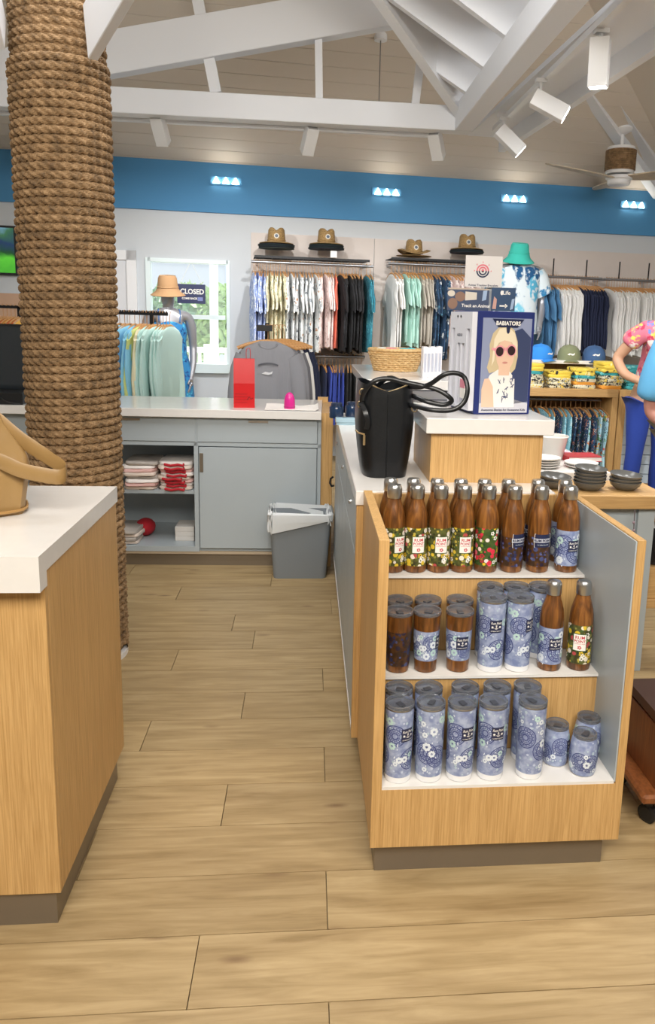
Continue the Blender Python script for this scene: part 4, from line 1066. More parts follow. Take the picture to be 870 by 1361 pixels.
def rail(name, label, u0, u1, v, z, drop=True, shelf=None, cat='clothes rail'):
    t = thing(name, label, cat, W(u0,v,z), WA); L_ = u1-u0
    MB().tube([(0,0,0),(L_,0,0)], .013, 10).build('bar', m_wire, t, smooth=True)
    for k in (.06, L_-.06): MB().box(k-.008,k+.008,0,v-.012,-.012,.012).build('bracket', m_wire, t)
    if shelf:
        for k in range(7): MB().tube([(.03,shelf*k/6+.02,.05),(L_-.03,shelf*k/6+.02,.05)], .004, 5).build('shelf_wire', m_blkmt, t)
        m = MB()
        MB().box(.03,L_-.03,.015,.02,.04,.062).build('shelf_lip', m_blkmt, t)
        for k in range(8): x = .05+(L_-.1)*k/7; MB().tube([(x,.02,.05),(x,shelf+.03,.05)], .004, 5).build('cross_wire', m_blkmt, t)
    return t
# ---- rack over the grey sweatshirts (left bay)
V1 = .38
uA, zA = atW(338,347,V1); uB, zB_ = atW(498,355,V1)
zr1 = (zA+zB_)/2
rail('wall_rail', 'steel wall rail of printed shirts under the stacked straw hats', uA-.03, atW(482,350,V1)[0]+.1, V1, zr1, shelf=.30)
runs = [(337,352,'shirt',G_blue,6,'periwinkle print shirt','on the left bay wall rail beside the cream ones'),(356,376,'shirt',G_cream,7,'cream print shirt','between the periwinkle and white print shirts'),
        (379,418,'shirt',G_wprint,11,'white shirt with dark floral print','between the cream and pale pink shirts'),(423,441,'shirt',G_pink,5,'pale pink shirt','between the white print shirts and the coral one'),
        (446,447,'shirt',G_coral,1,'coral shirt','beside the black ones on the wall rail'),(452,480,'shirt',G_black,8,'black shirt','between the coral and teal shirts'),(487,492,'shirt',G_teal,2,'teal print shirt','at the end of the wall rail past the black shirts')]
ORDX = ('first','second','third','fourth','fifth','sixth','seventh','eighth','ninth','tenth','eleventh','twelfth','thirteenth')
REF = {'periwinkle print shirt':'window side of the left wall rail','cream print shirt':'periwinkle print shirts','white shirt with dark floral print':'cream print shirts','pale pink shirt':'white shirts with dark floral print','black shirt':'coral shirt','teal print shirt':'black shirts on the wall rail'}
REF2 = {'white tee':'start of the middle wall rail','mint green tee':'white tees','taupe tee':'mint green tees','navy and white print shirt':'taupe tees','pale blush tee':'navy and white print shirts'}
REF3 = {'denim blue shirt':'mannequin in the palm shirt','navy long sleeve shirt':'white shirts beside the denim ones'}
for a, b, kd, mt, n, lb, where in runs:
    for k in range(n):
        px = a + (b-a)*k/max(1,n-1); u = atW(px, 349, V1)[0]
        dz = {G_wprint:1.06, G_blue:1.08, G_cream:1.03}.get(mt,1.0)
        hang(kd, mt, W(u,V1,zr1), WA+random.uniform(-.1,.1), (ORDX[k]+' '+lb+' from the '+REF[lb]) if n > 1 else lb+' '+where, 'shirt', lb+'s hanging in the left wall bay', 'printed_shirt', (1,1,dz*random.uniform(.97,1.03)))
# lower rail: shorts and trousers
uC, zC = atW(405,473,V1); uD, _ = atW(482,474,V1)
rail('wall_rail', 'lower wall rail of folded shorts beneath the printed shirts', uC-.25, uD+.02, V1, zC, cat='clothes rail')
for a, b, mt, n, lb in ((396,409,G_charc,4,'charcoal shorts'),(411,432,G_navy,6,'navy shorts'),(437,456,G_royal,5,'royal blue shorts'),(461,480,G_black,5,'black shorts')):
    for k in range(n):
        u = atW(a+(b-a)*k/(n-1), 474, V1)[0]
        hang('pant', mt, W(u,V1,zC), WA+random.uniform(-.15,.15), ORDX[k]+' '+lb+' on the low rail, counted from the grey tops', 'shorts', lb+' on the low rail', 'hanging_shorts', (1,1,1.0))
# ---- middle bay
uE, zE = atW(516,350,V1); uF, zF = atW(640,356,V1)
rail('wall_rail', 'wall rail of mint and taupe shirts behind the sunglasses display', uE, uF+.1, V1, zE, shelf=.30)
for a, b, kd, mt, n, lb, wh in ((520,530,'tee',G_white,3,'white tee','at the start of the rail with the mint tees'),(537,551,'tee',G_mint,5,'mint green tee','between the white and taupe tees'),(556,570,'tee',G_taupe,5,'taupe tee','between the mint tees and navy print shirts'),(575,590,'shirt',G_navyp,4,'navy and white print shirt','beside the taupe tees on the wall rail'),(594,628,'tee',G_pink,8,'pale blush tee','behind the emblem sign on the wall rail')):
    for k in range(n):
        u = atW(a+(b-a)*k/max(1,n-1), 352, V1)[0]
        hang(kd, mt, W(u,V1,zE), WA+random.uniform(-.1,.1), ORDX[k]+' '+lb+' from the '+REF2[lb], 'shirt', lb+'s in the middle wall bay', 'hanging_tee', (1,1,random.uniform(1.0,1.08)*(1.08 if mt is G_white or mt is G_navyp else 1)))
# ---- right bay: long sleeves
for i, (xa_, xb_, yy, lb, items) in enumerate((
    (712,800,367,'wall rail of white and navy long sleeves beside the palm shirt mannequin',((716,732,'shirt',G_denim,5,'denim blue shirt','beside the mannequin in the palm shirt'),(736,762,'long',G_white,9,'white long sleeve shirt','between the denim and navy shirts'),(767,794,'long',G_navy,9,'navy long sleeve shirt','between the two runs of white shirts'))),
    (802,880,371,'wall rail of white long sleeves past the navy ones',((806,848,'long',G_white,13,'white long sleeve shirt','on the rail past the navy ones'),(851,878,'long',G_white,7,'white long sleeve shirt','hanging behind the woman in the flowered top')))) ):
    u0, z0 = atW(xa_,yy,V1); u1, _ = atW(xb_,yy,V1)
    t = rail('wall_rail', lb, u0, u1, V1, z0)
    for k in (.25,.75): MB().box((u1-u0)*k-.005,(u1-u0)*k+.005,-.005,.005,0,.18).build('sign_post', m_blkmt, t)
    for a, b, kd, mt, n, l2, wh in items:
        for k in range(n):
            u = atW(a+(b-a)*k/max(1,n-1), yy, V1)[0]
            hang(kd, mt, W(u,V1,z0), WA+random.uniform(-.1,.1), ORDX[k]+' '+l2+(' from the '+REF3[l2] if l2 in REF3 else ' '+wh), 'shirt', l2+'s '+wh, 'long_sleeve_shirt', (1,1,random.uniform(.97,1.03)))
# ---- hats on the wire shelves
m_straw = None
def straw():
    t = NT('straw'); v = t.coord((1,1,3)); wv = t.n('ShaderNodeTexNoise', Vector=v, Scale=70., Detail=3.)[0]
    t.set(Base_Color=t.ramp(wv, [(.35,'#7A6038'),(.65,'#AA8A58')]), Roughness=.75, Normal=t.n('ShaderNodeBump', Strength=.5, Distance=.003, Height=wv)[0]); return t.m
m_straw = straw(); m_capd = fb('dark_green_cap','#3E4E4C'); m_capn = fb('dark_navy_cap','#39424E'); m_capt = fb('tan_cap','#8E7A58')
def hat_mesh(R_=.175, crown=.135, dent=True, droop=.012, rise=.0):
    m = MB(); rings = []
    for r, z in ((R_,-droop),(R_*1.0,-droop+.004),(R_*.8,0),(R_*.56,.006),(.088,.012),(.086,.05),(.080,crown*.85),(.066,crown),(.035,crown+.004),(.004,crown-.006)):
        ring = []
        for k in range(28):
            a = 2*PI*k/28; x, y = r*math.cos(a)*.96, r*math.sin(a)*1.06; zz = z
            if dent and z > crown*.8: zz -= .028*math.exp(-(x/.022)**2)*(1 if r < .07 else .55)
            if r > .12: zz += rise*(math.cos(a)**2)
            ring.append((x,y,zz))
        rings.append(ring)
    return m.loft(rings, cap0=False)
def hat(label, group, loc, rz, rise=0, badge=True, R_=.17):
    t = thing('straw_hat', label, 'hat', loc, rz, group)
    b = hat_mesh(R_, rise=rise).build('hat_body', m_straw, t, smooth=True, solid=.003)
    MB().tube([(.088*math.cos(a)*.97,.088*math.sin(a)*1.07,.022) for a in [2*PI*k/28 for k in range(28)]], .004, 6, closed=True).build('hat_band', m_straw, t)
    if badge:
        bb = MB().lathe([(.024,0),(.024,.003)], 16).build('badge', plain('hat_badge','#C9C4B8',.5), t, loc=(0,-.088,.055)); bb.rotation_euler = (PI/2-.15,0,0)
        MB().lathe([(.015,.003),(.015,.004)], 12).build('badge_mark', plain('hat_badge_mark','#4A5666',.5), bb)
    return t
brim_me = MB().lathe([(.165,0),(.168,.004),(.06,.012),(.06,.0)], 24, sy=1.06).mesh('flat_hat', None, smooth=True)
def hstack(px, py, n, label_top, stack_label, grp, mats, rise=0):
    u, z = atW(px, py, .22); p = W(u,.24,0)
    for k in range(n):
        mt = mats[k % len(mats)]; key = ('brim',mt.name)
        if key not in GMM: q = brim_me.copy(); q.materials.append(mt); GMM[key] = q
        tag(place('stacked_hat', GMM[key], None, (p.x,p.y,z+.011*k), random.uniform(0,3)), stack_label, 'hat', grp)
    hat(label_top, None, (p.x,p.y,z+.011*n+.014), WA+random.uniform(-.2,.2), rise)
zs = zr1+.055
def hz(px): return None
for px, py, n, lt, sl, gp, mm, rise in ((367,331,4,'straw hat with round badge on dark hats above the periwinkle shirts','dark flat hat in the pile under the badge straw hat','dark hats piled above the periwinkle shirts',[m_capd,m_capn],0),
    (433,332,4,'tall dented straw hat on dark hats above the pink shirts','dark flat hat in the pile under the tall dented straw hat','dark hats piled above the pink shirts',[m_capn,m_capd],0),
    (549,341,1,'curled brim straw hat above the mint tees','straw brim hat beneath the curled brim hat','straw hats above the mint tees',[m_straw],.045),
    (619,337,3,'straw hat with round badge on dark hats above the emblem sign','dark flat hat in the pile above the emblem sign','dark hats piled above the emblem sign',[m_capn,m_capd],0)):
    hstack(px, py, n, lt, sl, gp, mm, rise)
u, z = atW(443,338,V1+.02); tg = tag(wallpart('price_tag', m_whp, [(u-.03,u+.03,V1+.03,V1+.033,z-.03,z+.03)]), 'small white price tag on the hat shelf edge', 'price tag')

# ================================================================== mannequins and people: skin helper
def skin(name, V_, E_, R_, mat, parent=None, levels=2, root=0):
    me = bpy.data.meshes.new(name); me.from_pydata([tuple(v) for v in V_], E_, []); o = bpy.data.objects.new(name, me); COL.objects.link(o)
    sk = o.modifiers.new('s','SKIN'); sk.use_smooth_shade = True
    sv = me.skin_vertices[0].data
    for i, r in enumerate(R_):
        sv[i].radius = r if isinstance(r, tuple) else (r,r); sv[i].use_root = (i == root)
    sb = o.modifiers.new('b','SUBSURF'); sb.levels = sb.render_levels = levels
    dg = bpy.context.evaluated_depsgraph_get(); dg.update()
    m2 = bpy.data.meshes.new_from_object(o.evaluated_get(dg)); m2.name = name
    bpy.data.objects.remove(o); bpy.data.meshes.remove(me)
    m2.materials.clear(); m2.materials.append(mat)
    m2.polygons.foreach_set('use_smooth', [True]*len(m2.polygons))
    return place(name, m2, parent)
class Sk:
    def __init__(s): s.v = []; s.e = []; s.r = []
    def add(s, p, r, link=None): s.v.append(p); s.r.append(r); i = len(s.v)-1; (s.e.append((link,i)) if link is not None else None); return i
    def chain(s, start, pts):
        l = start
        for p, r in pts: l = s.add(p, r, l)
        return l
def hand(s, wrist, d, side, sc_=1., curl=.35, nrm=(0,1,0)):
    """palm and five fingers from a wrist vertex; d = pointing direction, side = thumb side"""
    w0 = Vector(s.v[wrist]); d = Vector(d).normalized(); sd = Vector(side); sd = (sd - d*sd.dot(d)).normalized(); n = d.cross(sd)
    pm = s.add(tuple(w0+d*.045*sc_), (.024*sc_,.016*sc_), wrist); pk = s.add(tuple(w0+d*.075*sc_), (.028*sc_,.014*sc_), pm)
    for k, (o_, l_) in enumerate(((.026,.068),(.009,.078),(-.009,.072),(-.026,.056))):
        b = w0 + d*.085*sc_ + sd*o_*sc_; f1 = b + (d + n*curl*.3).normalized()*l_*.45*sc_; f2 = f1 + (d + n*curl*1.2).normalized()*l_*.55*sc_
        s.chain(pk, [(tuple(b), .0085*sc_), (tuple(f1), .008*sc_), (tuple(f2), .0065*sc_)])
    t1_ = w0 + d*.03*sc_ + sd*.032*sc_; t2_ = t1_ + (d*.7+sd*.6+n*.2).normalized()*.035*sc_; t3 = t2_ + (d+sd*.15+n*.2).normalized()*.03*sc_
    s.chain(pm, [(tuple(t1_), .011*sc_), (tuple(t2_), .0095*sc_), (tuple(t3), .0075*sc_)])
m_silver = plain('silver_mannequin', '#A9A9AE', .32, .55)
# ---- window mannequin in the blue dress
q = atY(224,412,7.0)
mn = thing('mannequin', 'silver female mannequin in blue patterned dress before the window', 'mannequin', (q.x,7.0,0), .25)
zs_ = 1.42
s = Sk(); pel = s.add((0,0,.92), (.15,.105)); wst = s.add((0,0,1.10), (.105,.08), pel); ch = s.add((0,-.01,1.28), (.135,.10), wst); up_ = s.add((0,0,1.40), (.12,.075), ch); nk = s.add((0,0,1.475), .043, up_); hd1_ = s.add((-.005,-.02,1.535), (.058,.07), nk); hd2 = s.add((-.005,-.02,1.61), (.066,.08), hd1_); s.add((-.005,-.012,1.67), (.045,.055), hd2)
for q_ in (-1,1):
    sh_ = s.add((q_*.165,0,1.40), .052, up_); el = s.chain(sh_, [((q_*.195,.0,1.30), .044), ((q_*.205,.01,1.13), .036)]); wr_ = s.chain(el, [((q_*.20,-.03,1.0), .032), ((q_*.175,-.075,.88), .023)])
    hand(s, wr_, (-.1*q_,-.25,-1), (-q_*.3,-1,0), .95)
    hp_ = s.add((q_*.09,0,.86), .095, pel); s.chain(hp_, [((q_*.09,-.01,.66), .075), ((q_*.085,-.015,.48), .055), ((q_*.08,.0,.30), .052), ((q_*.08,.015,.10), .034), ((q_*.085,-.09,.04), (.035,.025)), ((q_*.085,-.14,.03), (.03,.018))])
skin('body', s.v, s.e, s.r, m_silver, mn)
m_dress = fabric('blue_patterned_dress', '#2E7FB8', ['#1C4E92','#52B4D0','#173C7A','#2C9AC8'], 24, .46)
rg = random.Random(3); rings = []
for z, hx_, hy_ in ((1.36,.115,.09),(1.33,.145,.115),(1.27,.155,.13),(1.18,.145,.12),(1.08,.15,.125),(.96,.185,.15),(.8,.20,.17),(.6,.215,.185),(.4,.23,.20),(.22,.245,.215)):
    rings.append([((hx_+.010*math.sin(9*a)*(1.45-z))*math.cos(a), (hy_+.010*math.sin(9*a)*(1.45-z))*math.sin(a), z) for a in [2*PI*k/40 for k in range(40)]])
dr = MB().loft(rings, cap0=False, cap1=False).build('dress', m_dress, mn, smooth=True)
for q_ in (-1,1): MB().tube(smooth_path([(q_*.085,-.09,1.35),(q_*.09,-.06,1.43),(q_*.085,.0,1.455),(q_*.08,.08,1.36)],4), .008, 6).build('shoulder_strap', plain('dress_strap_blue','#4C6C9A',.8), dr)
MB().lathe([(.17,0),(.17,.012),(.02,.016)], 28).build('base', m_steel, mn)
def brim_hat(nm, label, loc, mat, Rb, tilt, crown=.12, slope=.06, rc=.085, rz=0):
    t = thing(nm, label, 'hat', loc, rz); t.rotation_euler = (tilt,0,rz)
    MB().lathe([(Rb,-slope),(Rb*.72,-slope*.45),(rc*1.08,0),(rc,.03),(rc*.93,crown*.8),(rc*.8,crown),(.004,crown+.006)], 32, cap0=False, cap1=True).build('hat_body', mat, t, smooth=True, solid=.004)
    MB().tube([(rc*1.05*math.cos(a),rc*1.05*math.sin(a),.012) for a in [2*PI*k/28 for k in range(28)]], .005, 6, closed=True).build('hat_band', mat, t)
    return t
c_, s_ = math.cos(.25), math.sin(.25)
brim_hat('sun_hat', 'tan wide brimmed sun hat on the window mannequin', (mn.location.x-.005*c_+.02*s_, 7.0-.02*c_, 1.635), fb('tan_felt','#B58E66'), .148, .12, .11, .055)
# ---- torso mannequin in the palm shirt
uM, zM = atW(690,357,.62); pM = W(uM,.62,0)
mp = thing('mannequin', 'silver mannequin torso in blue and white palm leaf shirt', 'mannequin', (pM.x,pM.y,zM-1.42), .15)
dz = 0
s = Sk(); pel = s.add((0,0,.90), (.16,.11)); wst = s.add((0,0,1.08), (.14,.10), pel); ch = s.add((0,-.01,1.26), (.165,.115), wst); up_ = s.add((0,0,1.40), (.14,.085), ch); nk = s.add((0,0,1.48), .055, up_); h1_ = s.add((0,-.02,1.53), (.065,.075), nk); h2_ = s.add((0,-.02,1.585), (.07,.085), h1_); s.add((0,-.01,1.63), (.05,.06), h2_)
for q_ in (-1,1):
    sh_ = s.add((q_*.20,0,1.40), .06, up_); el = s.chain(sh_, [((q_*.245,.0,1.26), .052), ((q_*.27,.02,1.12), .043)]); wr_ = s.chain(el, [((q_*.245,-.03,.99), .038), ((q_*.20,-.10,.88), .027)])
    hand(s, wr_, (-.2*q_,-.5,-1), (-q_*.3,-1,0), 1.0)
skin('body', s.v, s.e, s.r, m_silver, mp)
m_palm = fabric('palm_leaf_cloth', '#DCE8EE', ['#2F7FB0','#58B4D8','#1F5A8C','#7CC8E0'], 9, .55, thin=(1,1,.55))
rings = [[(hx_*math.copysign(abs(math.cos(a))**.8,math.cos(a)), hy_*math.sin(a)-.005, z) for a in [2*PI*k/32 for k in range(32)]] for z, hx_, hy_ in ((1.475,.07,.06),(1.455,.12,.085),(1.42,.20,.11),(1.36,.215,.125),(1.26,.205,.135),(1.1,.195,.13),(.95,.205,.14),(.80,.21,.145))]
shp = MB().loft(rings, cap0=False, cap1=False).build('shirt', m_palm, mp, smooth=True)
for q_ in (-1,1):
    MB().loft([[(q_*(x+.0)+r*math.cos(a)*.9, r*math.sin(a)+.0, z+q_*r*math.cos(a)*.5) for a in [2*PI*k/16 for k in range(16)]] for x, z, r in ((.17,1.40,.075),(.215,1.34,.082),(.25,1.25,.082),(.27,1.18,.082))], cap0=False, cap1=False).build('sleeve', m_palm, shp, smooth=True)
MB().tube([(0,.05,.9),(0,.05,-(zM-1.42)+.02)], .015, 8).build('pole', m_steel, mp); MB().lathe([(.16,0),(.16,.012),(.02,.02)], 24, c=(0,.05,-(zM-1.42))).build('base', m_steel, mp)
bh_ = brim_hat('bucket_hat', 'aqua bucket hat on the palm shirt mannequin', (pM.x-.02,pM.y-.03,zM-1.42+1.555), fb('aqua_felt','#3FC4B4'), .155, .2, .10, .075, .092)

# ================================================================== floor racks
# left rack of pastel sweatshirts
a = atY(150,414,6.0); b = atY(223,419,6.0); zr2 = (a.z+b.z)/2
rk = thing('garment_rack', 'black floor rack of pastel sweatshirts beside the window mannequin', 'clothes rack', (a.x-.25,6.0,0))
Lr = b.x-a.x+.25
MB().box(0,Lr,-.014,.014,zr2-.012,zr2+.012).build('rail', m_blkmt, rk)
for k in range(36): MB().box(.02+Lr*k/37,.028+Lr*k/37,-.016,.016,zr2+.012,zr2+.02).build('notch', m_blkmt, rk)
for x in (.04, Lr-.12): MB().box(x-.012,x+.012,-.012,.012,0,zr2).build('upright', m_blkmt, rk); MB().box(x-.02,x+.02,-.25,.25,0,.03).build('foot', m_blkmt, rk)
def xat(px, y, z): return row(None,None,px,y,z,0)[0]
for px0, px1, mt, n, lb, yy, rot in ((214,244,G_mint2,8,'pale mint sweatshirt hanging nearest the window mannequin',6.0,.1),(207,211,G_creamy,2,'butter yellow sweatshirt between the lime and mint ones',5.93,.1),(203,204,G_lime,1,'lime sweatshirt on the black floor rack',5.88,.1),(165,199,G_aqua,6,'sky blue sweatshirt hanging beside the rope column',5.86,.1)):
    for k in range(n):
        x = xat(px0+(px1-px0)*k/max(1,n-1)-18, yy, zr2-.2)
        hang('sweat', mt, (x,6.0,zr2), -rot+random.uniform(-.1,.1), lb if n == 1 else ORDX[k]+' '+lb.split(' hanging')[0].split(' between')[0]+' from the rope column', 'sweatshirt', None if n == 1 else lb.split(' hanging')[0].split(' between')[0]+'s on the black rack', 'sweatshirt', (1,1,1))
# centre rack: grey long sleeves facing forward
yc = 5.3; pz = atY(352,436,yc)
xr = xat(352,yc,1.3); zr3 = pz.z
r4 = thing('garment_rack', 'black four way stand of grey long sleeve tops', 'clothes rack', (xr,yc+.25,0))
MB().box(-.014,.014,-.014,.014,0,zr3+.03).build('post', m_blkmt, r4)
MB().box(-.012,.012,-.28,.0,zr3-.012,zr3+.010).build('arm', m_blkmt, r4); MB().box(-.0,.012,0,.28,zr3-.012,zr3+.010).build('arm', m_blkmt, r4)
MB().box(-.05,.05,-.30,-.27,zr3-.02,zr3+.02).build('arm_end', m_black, r4); MB().box(-.25,.25,-.02,.02,0,.03).build('foot', m_blkmt, r4); MB().box(-.02,.02,-.25,.25,0,.03).build('foot', m_blkmt, r4)
def front_top(w_, l_, sl, seed):
    m = MB(); rg = random.Random(seed); rings = []
    for z, wf, tf in ((.085,.30,.6),(.10,.52,.8),(.125,.82,.9),(.155,.98,1),(.22,1.,1.),(.32,.97,1.),(.45,.96,1.1),(.58,.97,1.15),(l_,.99,1.2)):
        rings.append([(w_/2*wf*math.copysign(abs(math.cos(a))**.85,math.cos(a)), .035*tf*math.sin(a)+.010*math.sin(14*math.cos(a)+seed)*(z>.2), -z) for a in [2*PI*k/30 for k in range(30)]])
    m.loft(rings, cap1=False)
    for q_ in (-1,1):
        m.loft([[(q_*(w_/2-.035+x)+r*math.cos(a), r*.55*math.sin(a), -z+q_*math.cos(a)*r*.5*(1-t_)) for a in [2*PI*k/12 for k in range(12)]] for x, z, r, t_ in ((0,.19,.06,0),(.035,.28,.062,.4),(.06,.42,.055,1),(.075,.58,.048,1),(.08,.74,.042,1))])
    return m
ft = front_top(.37,.72,.6,1).mesh('top', None, smooth=True)
tops = [(0,G_grey,'heather grey long sleeve top with whale emblem facing forward','#'),(.05,G_grey,'heather grey long sleeve top behind the emblem one',None),(.10,G_charc,'charcoal grey long sleeve top in the middle of the stand',None),(.15,G_white,'white long sleeve top between the charcoal and navy ones',None),(.21,G_navy,'navy long sleeve top at the back of the stand',None),(.26,G_navy,'dark navy long sleeve top behind the others on the stand',None)]
for dy, mt, lb, em in tops:
    q = ft.copy(); q.materials.append(mt)
    o = place('long_sleeve_tee', q, None, (xr+.02+dy*.38, yc-.02+dy*1.0, zr3+.0), .12); tag(o, lb, 'top')
    hg = place('hanger', HANG, o); hg.rotation_euler = (0,0,PI/2)
    if em:
        A = Art().poly([(-.035,0),(-.01,.014),(.02,.008),(.04,.018),(.034,0),(.01,-.008)]); A.build('emblem', plain('emblem_white','#D9DADD',.6), o, lambda x, y: (x-.01,-.046,-.30+y))
        A = Art().ring((0,-.12), .16, .010, 14, 1.15, 2.0); A.build('chest_print', plain('emblem_dark','#55565E',.6), o, lambda x, y: (x,-.047,-.27+y))
        MB().tube([(.06*math.cos(a),-.03-.012*math.sin(a)*0,-.10-.035*abs(math.sin(a))) for a in [PI*k/10 for k in range(11)]], .006, 6).build('collar', G_grey, o)
# shirts glimpsed left of the column: orange and yellow tees, wall screen, poster
yo = 6.6; qa = atY(-14,407,yo); qb = atY(34,412,yo)
ro = thing('garment_rack', 'black rail of orange and amber tees left of the rope column', 'clothes rack', (qa.x,yo,0))
MB().box(-.5,qb.x-qa.x,-.012,.012,qa.z-.012,qa.z+.012).build('rail', m_blkmt, ro)
for x in (-.4,qb.x-qa.x-.05): MB().box(x-.012,x+.012,-.012,.012,0,qa.z).build('upright', m_blkmt, ro)
for k in range(10):
    hang('tee', G_orange if k % 3 else G_yellow, (qa.x-.02+(qb.x-qa.x)*k/9, yo, qa.z), -.05, 'orange tee on the rail left of the rope column' if k % 3 else 'amber tee among the orange ones left of the column', 'shirt', 'orange tees left of the column' if k % 3 else 'amber tees left of the column', 'hanging_tee')
u0, z1_ = atW(-70,296,.05); u1, z0_ = atW(24,366,.05)
tv = wallpart('wall_screen', m_black, [(u0,u1,.0,.05,z0_,z1_)]); tag(tv, 'wall screen showing a green mountain landscape', 'screen')
def land():
    t = NT('landscape_screen'); v = t.coord()
    nz = t.n('ShaderNodeTexNoise', Vector=v, Scale=5., Detail=5.)[0]
    z = t.n('ShaderNodeSeparateXYZ', Vector=v)[2]
    hz_ = t.n('ShaderNodeMath', {'operation':'MULTIPLY_ADD'}, i0=nz, i1=.35, i2=z)[0]
    mr = t.n('ShaderNodeMapRange', Value=hz_, From_Min=z0_+.12, From_Max=z1_+.28)[0]
    c = t.ramp(mr, [(.0,'#2E8A2A'),(.25,'#5CC23A'),(.38,'#1F4A2A'),(.6,'#243A5C'),(.78,'#3C6A4A'),(.9,'#7FA8C8')])
    t.set(Base_Color=(0,0,0,1), Emission_Color=c, Emission_Strength=.9, Roughness=.2); return t.m
wallpart('picture', land(), [(u0+.02,u1-.02,.05,.052,z0_+.02,z1_-.02)], tv)
u0, z1_ = atW(-40,388,.03); u1, z0_ = atW(32,408,.03)
ps = wallpart('poster', plain('poster_grey_blue','#A9B4C4',.6), [(u0,u1,0,.02,z0_-.3,z1_)]); tag(ps, 'pale poster on the wall below the screen', 'poster')
wallpart('poster_stripe', plain('poster_tan','#C9A58A',.6), [(u1-.32,u1,.02,.022,z0_-.3,z1_)], ps)
# closed sign hanging in the window
u0, z1_ = atW(235,377,-.02); u1, z0_ = atW(273,404,-.02)
cs = wallpart('closed_sign', plain('sign_navy','#27305C',.45), [(u0,u1,-.022,-.018,z0_,z1_)]); tag(cs, 'navy CLOSED sign hanging in the window pane', 'sign')
cxs, czs = (u0+u1)/2, (z0_+z1_)/2
Art().text('CLOSED', .068, (0,.02), 0, .002, .9).text('COME BACK', .026, (-.025,-.045), 0, .001).build('lettering', m_whp, cs, lambda x, y: (cxs+x+.008, .0165, czs+y))
Art().poly([(.06,-.065),(.11,-.065),(.11,-.03),(.06,-.03)]).build('mark', plain('sign_mark','#7F8AC0',.5), cs, lambda x, y: (cxs+x, .0165, czs+y))
for x in (u0+.03,u1-.03): MB().tube([(x,.02,z1_),(cxs,.02,z1_+.22)], .002, 5).build('string', m_whp, cs)

# ================================================================== right hand display cabinet
YC = 6.3
m_slat = plain('pale_blue_slat', '#B9C6D2', .4)
c0 = atY(690,515,YC).x; c1 = atY(822,520,YC).x; cz = atY(760,517,YC).z
cab = thing('display_cabinet', 'oak cabinet with folded tees on top and hanging garments below', 'cabinet', (c0,YC,0))
cw = c1-c0
part('top', m_oak_h, cab, [(0,cw,0,.62,cz-.065,cz)], .002)
part('back', m_oak, cab, [(0,cw,.60,.62,0,cz-.065)]); part('base', m_oak, cab, [(0,cw,.02,.6,0,.10)])
part('side', m_oak, cab, [(cw-.05,cw,0,.6,0,cz-.065)]); part('side', m_oak, cab, [(0,.03,0,.6,0,cz-.065)])
part('upper_shelf', m_white, cab, [(0,cw-.1,.30,.62,atY(750,479,YC+.3).z-.03,atY(750,479,YC+.3).z)], .002)
part('upper_back', m_oak, cab, [(0,cw-.1,.56,.6,cz,atY(750,479,YC+.3).z-.03)])
zsu = atY(750,479,YC+.3).z
MB().tube([(.03,.22,cz-.11),(cw-.06,.22,cz-.11)], .012, 10).build('hanging_rail', m_wire, cab)
for k in range(16):
    px = 700+ (799-700)*k/15; x = xat(px, YC+.16, cz-.3)
    mt = (G_fish1,G_fish1,G_fish2,G_fish1,G_fish1,G_fish1,G_fish2,G_fish1,G_fish1,G_fish2,G_fish2,G_fish2,G_fish3,G_fish2,G_fish3,G_fish3)[k]
    nm = {G_fish1:'aqua patterned garment',G_fish2:'navy patterned garment',G_fish3:'bright fish print garment'}[mt]
    hang('dress', mt, (x,YC+.22,cz-.11), random.uniform(-.15,.15), nm+' hanging inside the oak cabinet', 'garment', nm+'s in the oak cabinet', 'patterned_garment', (1,1,.9))
# slat panel unit beside it
d1 = c1+1.0
sl = thing('slat_panel_unit', 'oak framed unit with pale blue horizontal slats', 'display unit', (c1+.010,YC,0))
part('frame_post', m_oak, sl, [(0,.06,0,.5,0,cz)]); part('frame_top', m_oak_h, sl, [(.06,.95,0,.5,cz-.05,cz)]); part('backing', m_slat, sl, [(.06,.95,.034,.07,.1,cz-.05)]); part('base', m_oak_h, sl, [(.06,.95,.01,.5,0,.10)])
zz = cz-.055
while zz > .16:
    part('slat', m_slat, sl, [(.062,.95,.004,.03,zz-.078,zz)]); zz -= .0835
# folded tees on the cabinet
m_fy = fabric('yellow_print_tee', '#E6C94C', ['#F2E6B0','#2C2A26','#F0D860'], 16, .45); m_fb = fabric('black_white_print_tee', '#D9D4B8', ['#1F1F22','#E8C83A','#26262A'], 30, .6); m_fo = fabric('orange_fold', '#E29A3A'); m_ft = fabric('teal_fold', '#3FA4A8', ['#1F6F78','#8CD0CC'], 24, .5)
tee_me = folded(.20,.27,.030,9).mesh('folded_tee', None, smooth=True)
def tstack(px, n, seq, label, grp, wsc=1, yy=YC+.18):
    x = xat(px, yy-.1, cz+.05)
    for k in range(n):
        mt = seq[min(k,len(seq)-1)]; key = ('tee',mt.name)
        if key not in KIDS: q = tee_me.copy(); q.materials.append(mt); KIDS[key] = q
        o = place('folded_tee', KIDS[key], None, (x+random.uniform(-.008,.008), yy+random.uniform(-.012,.012), cz+.028*k), random.uniform(-.1,.1)); o.scale = (wsc,1,1)
        cw_ = {'yellow_print_tee':'yellow','black_white_print_tee':'black and white print','orange_fold':'orange','teal_fold':'teal'}[mt.name]
        tag(o, 'folded '+cw_+' tee '+label, 'tee', grp)
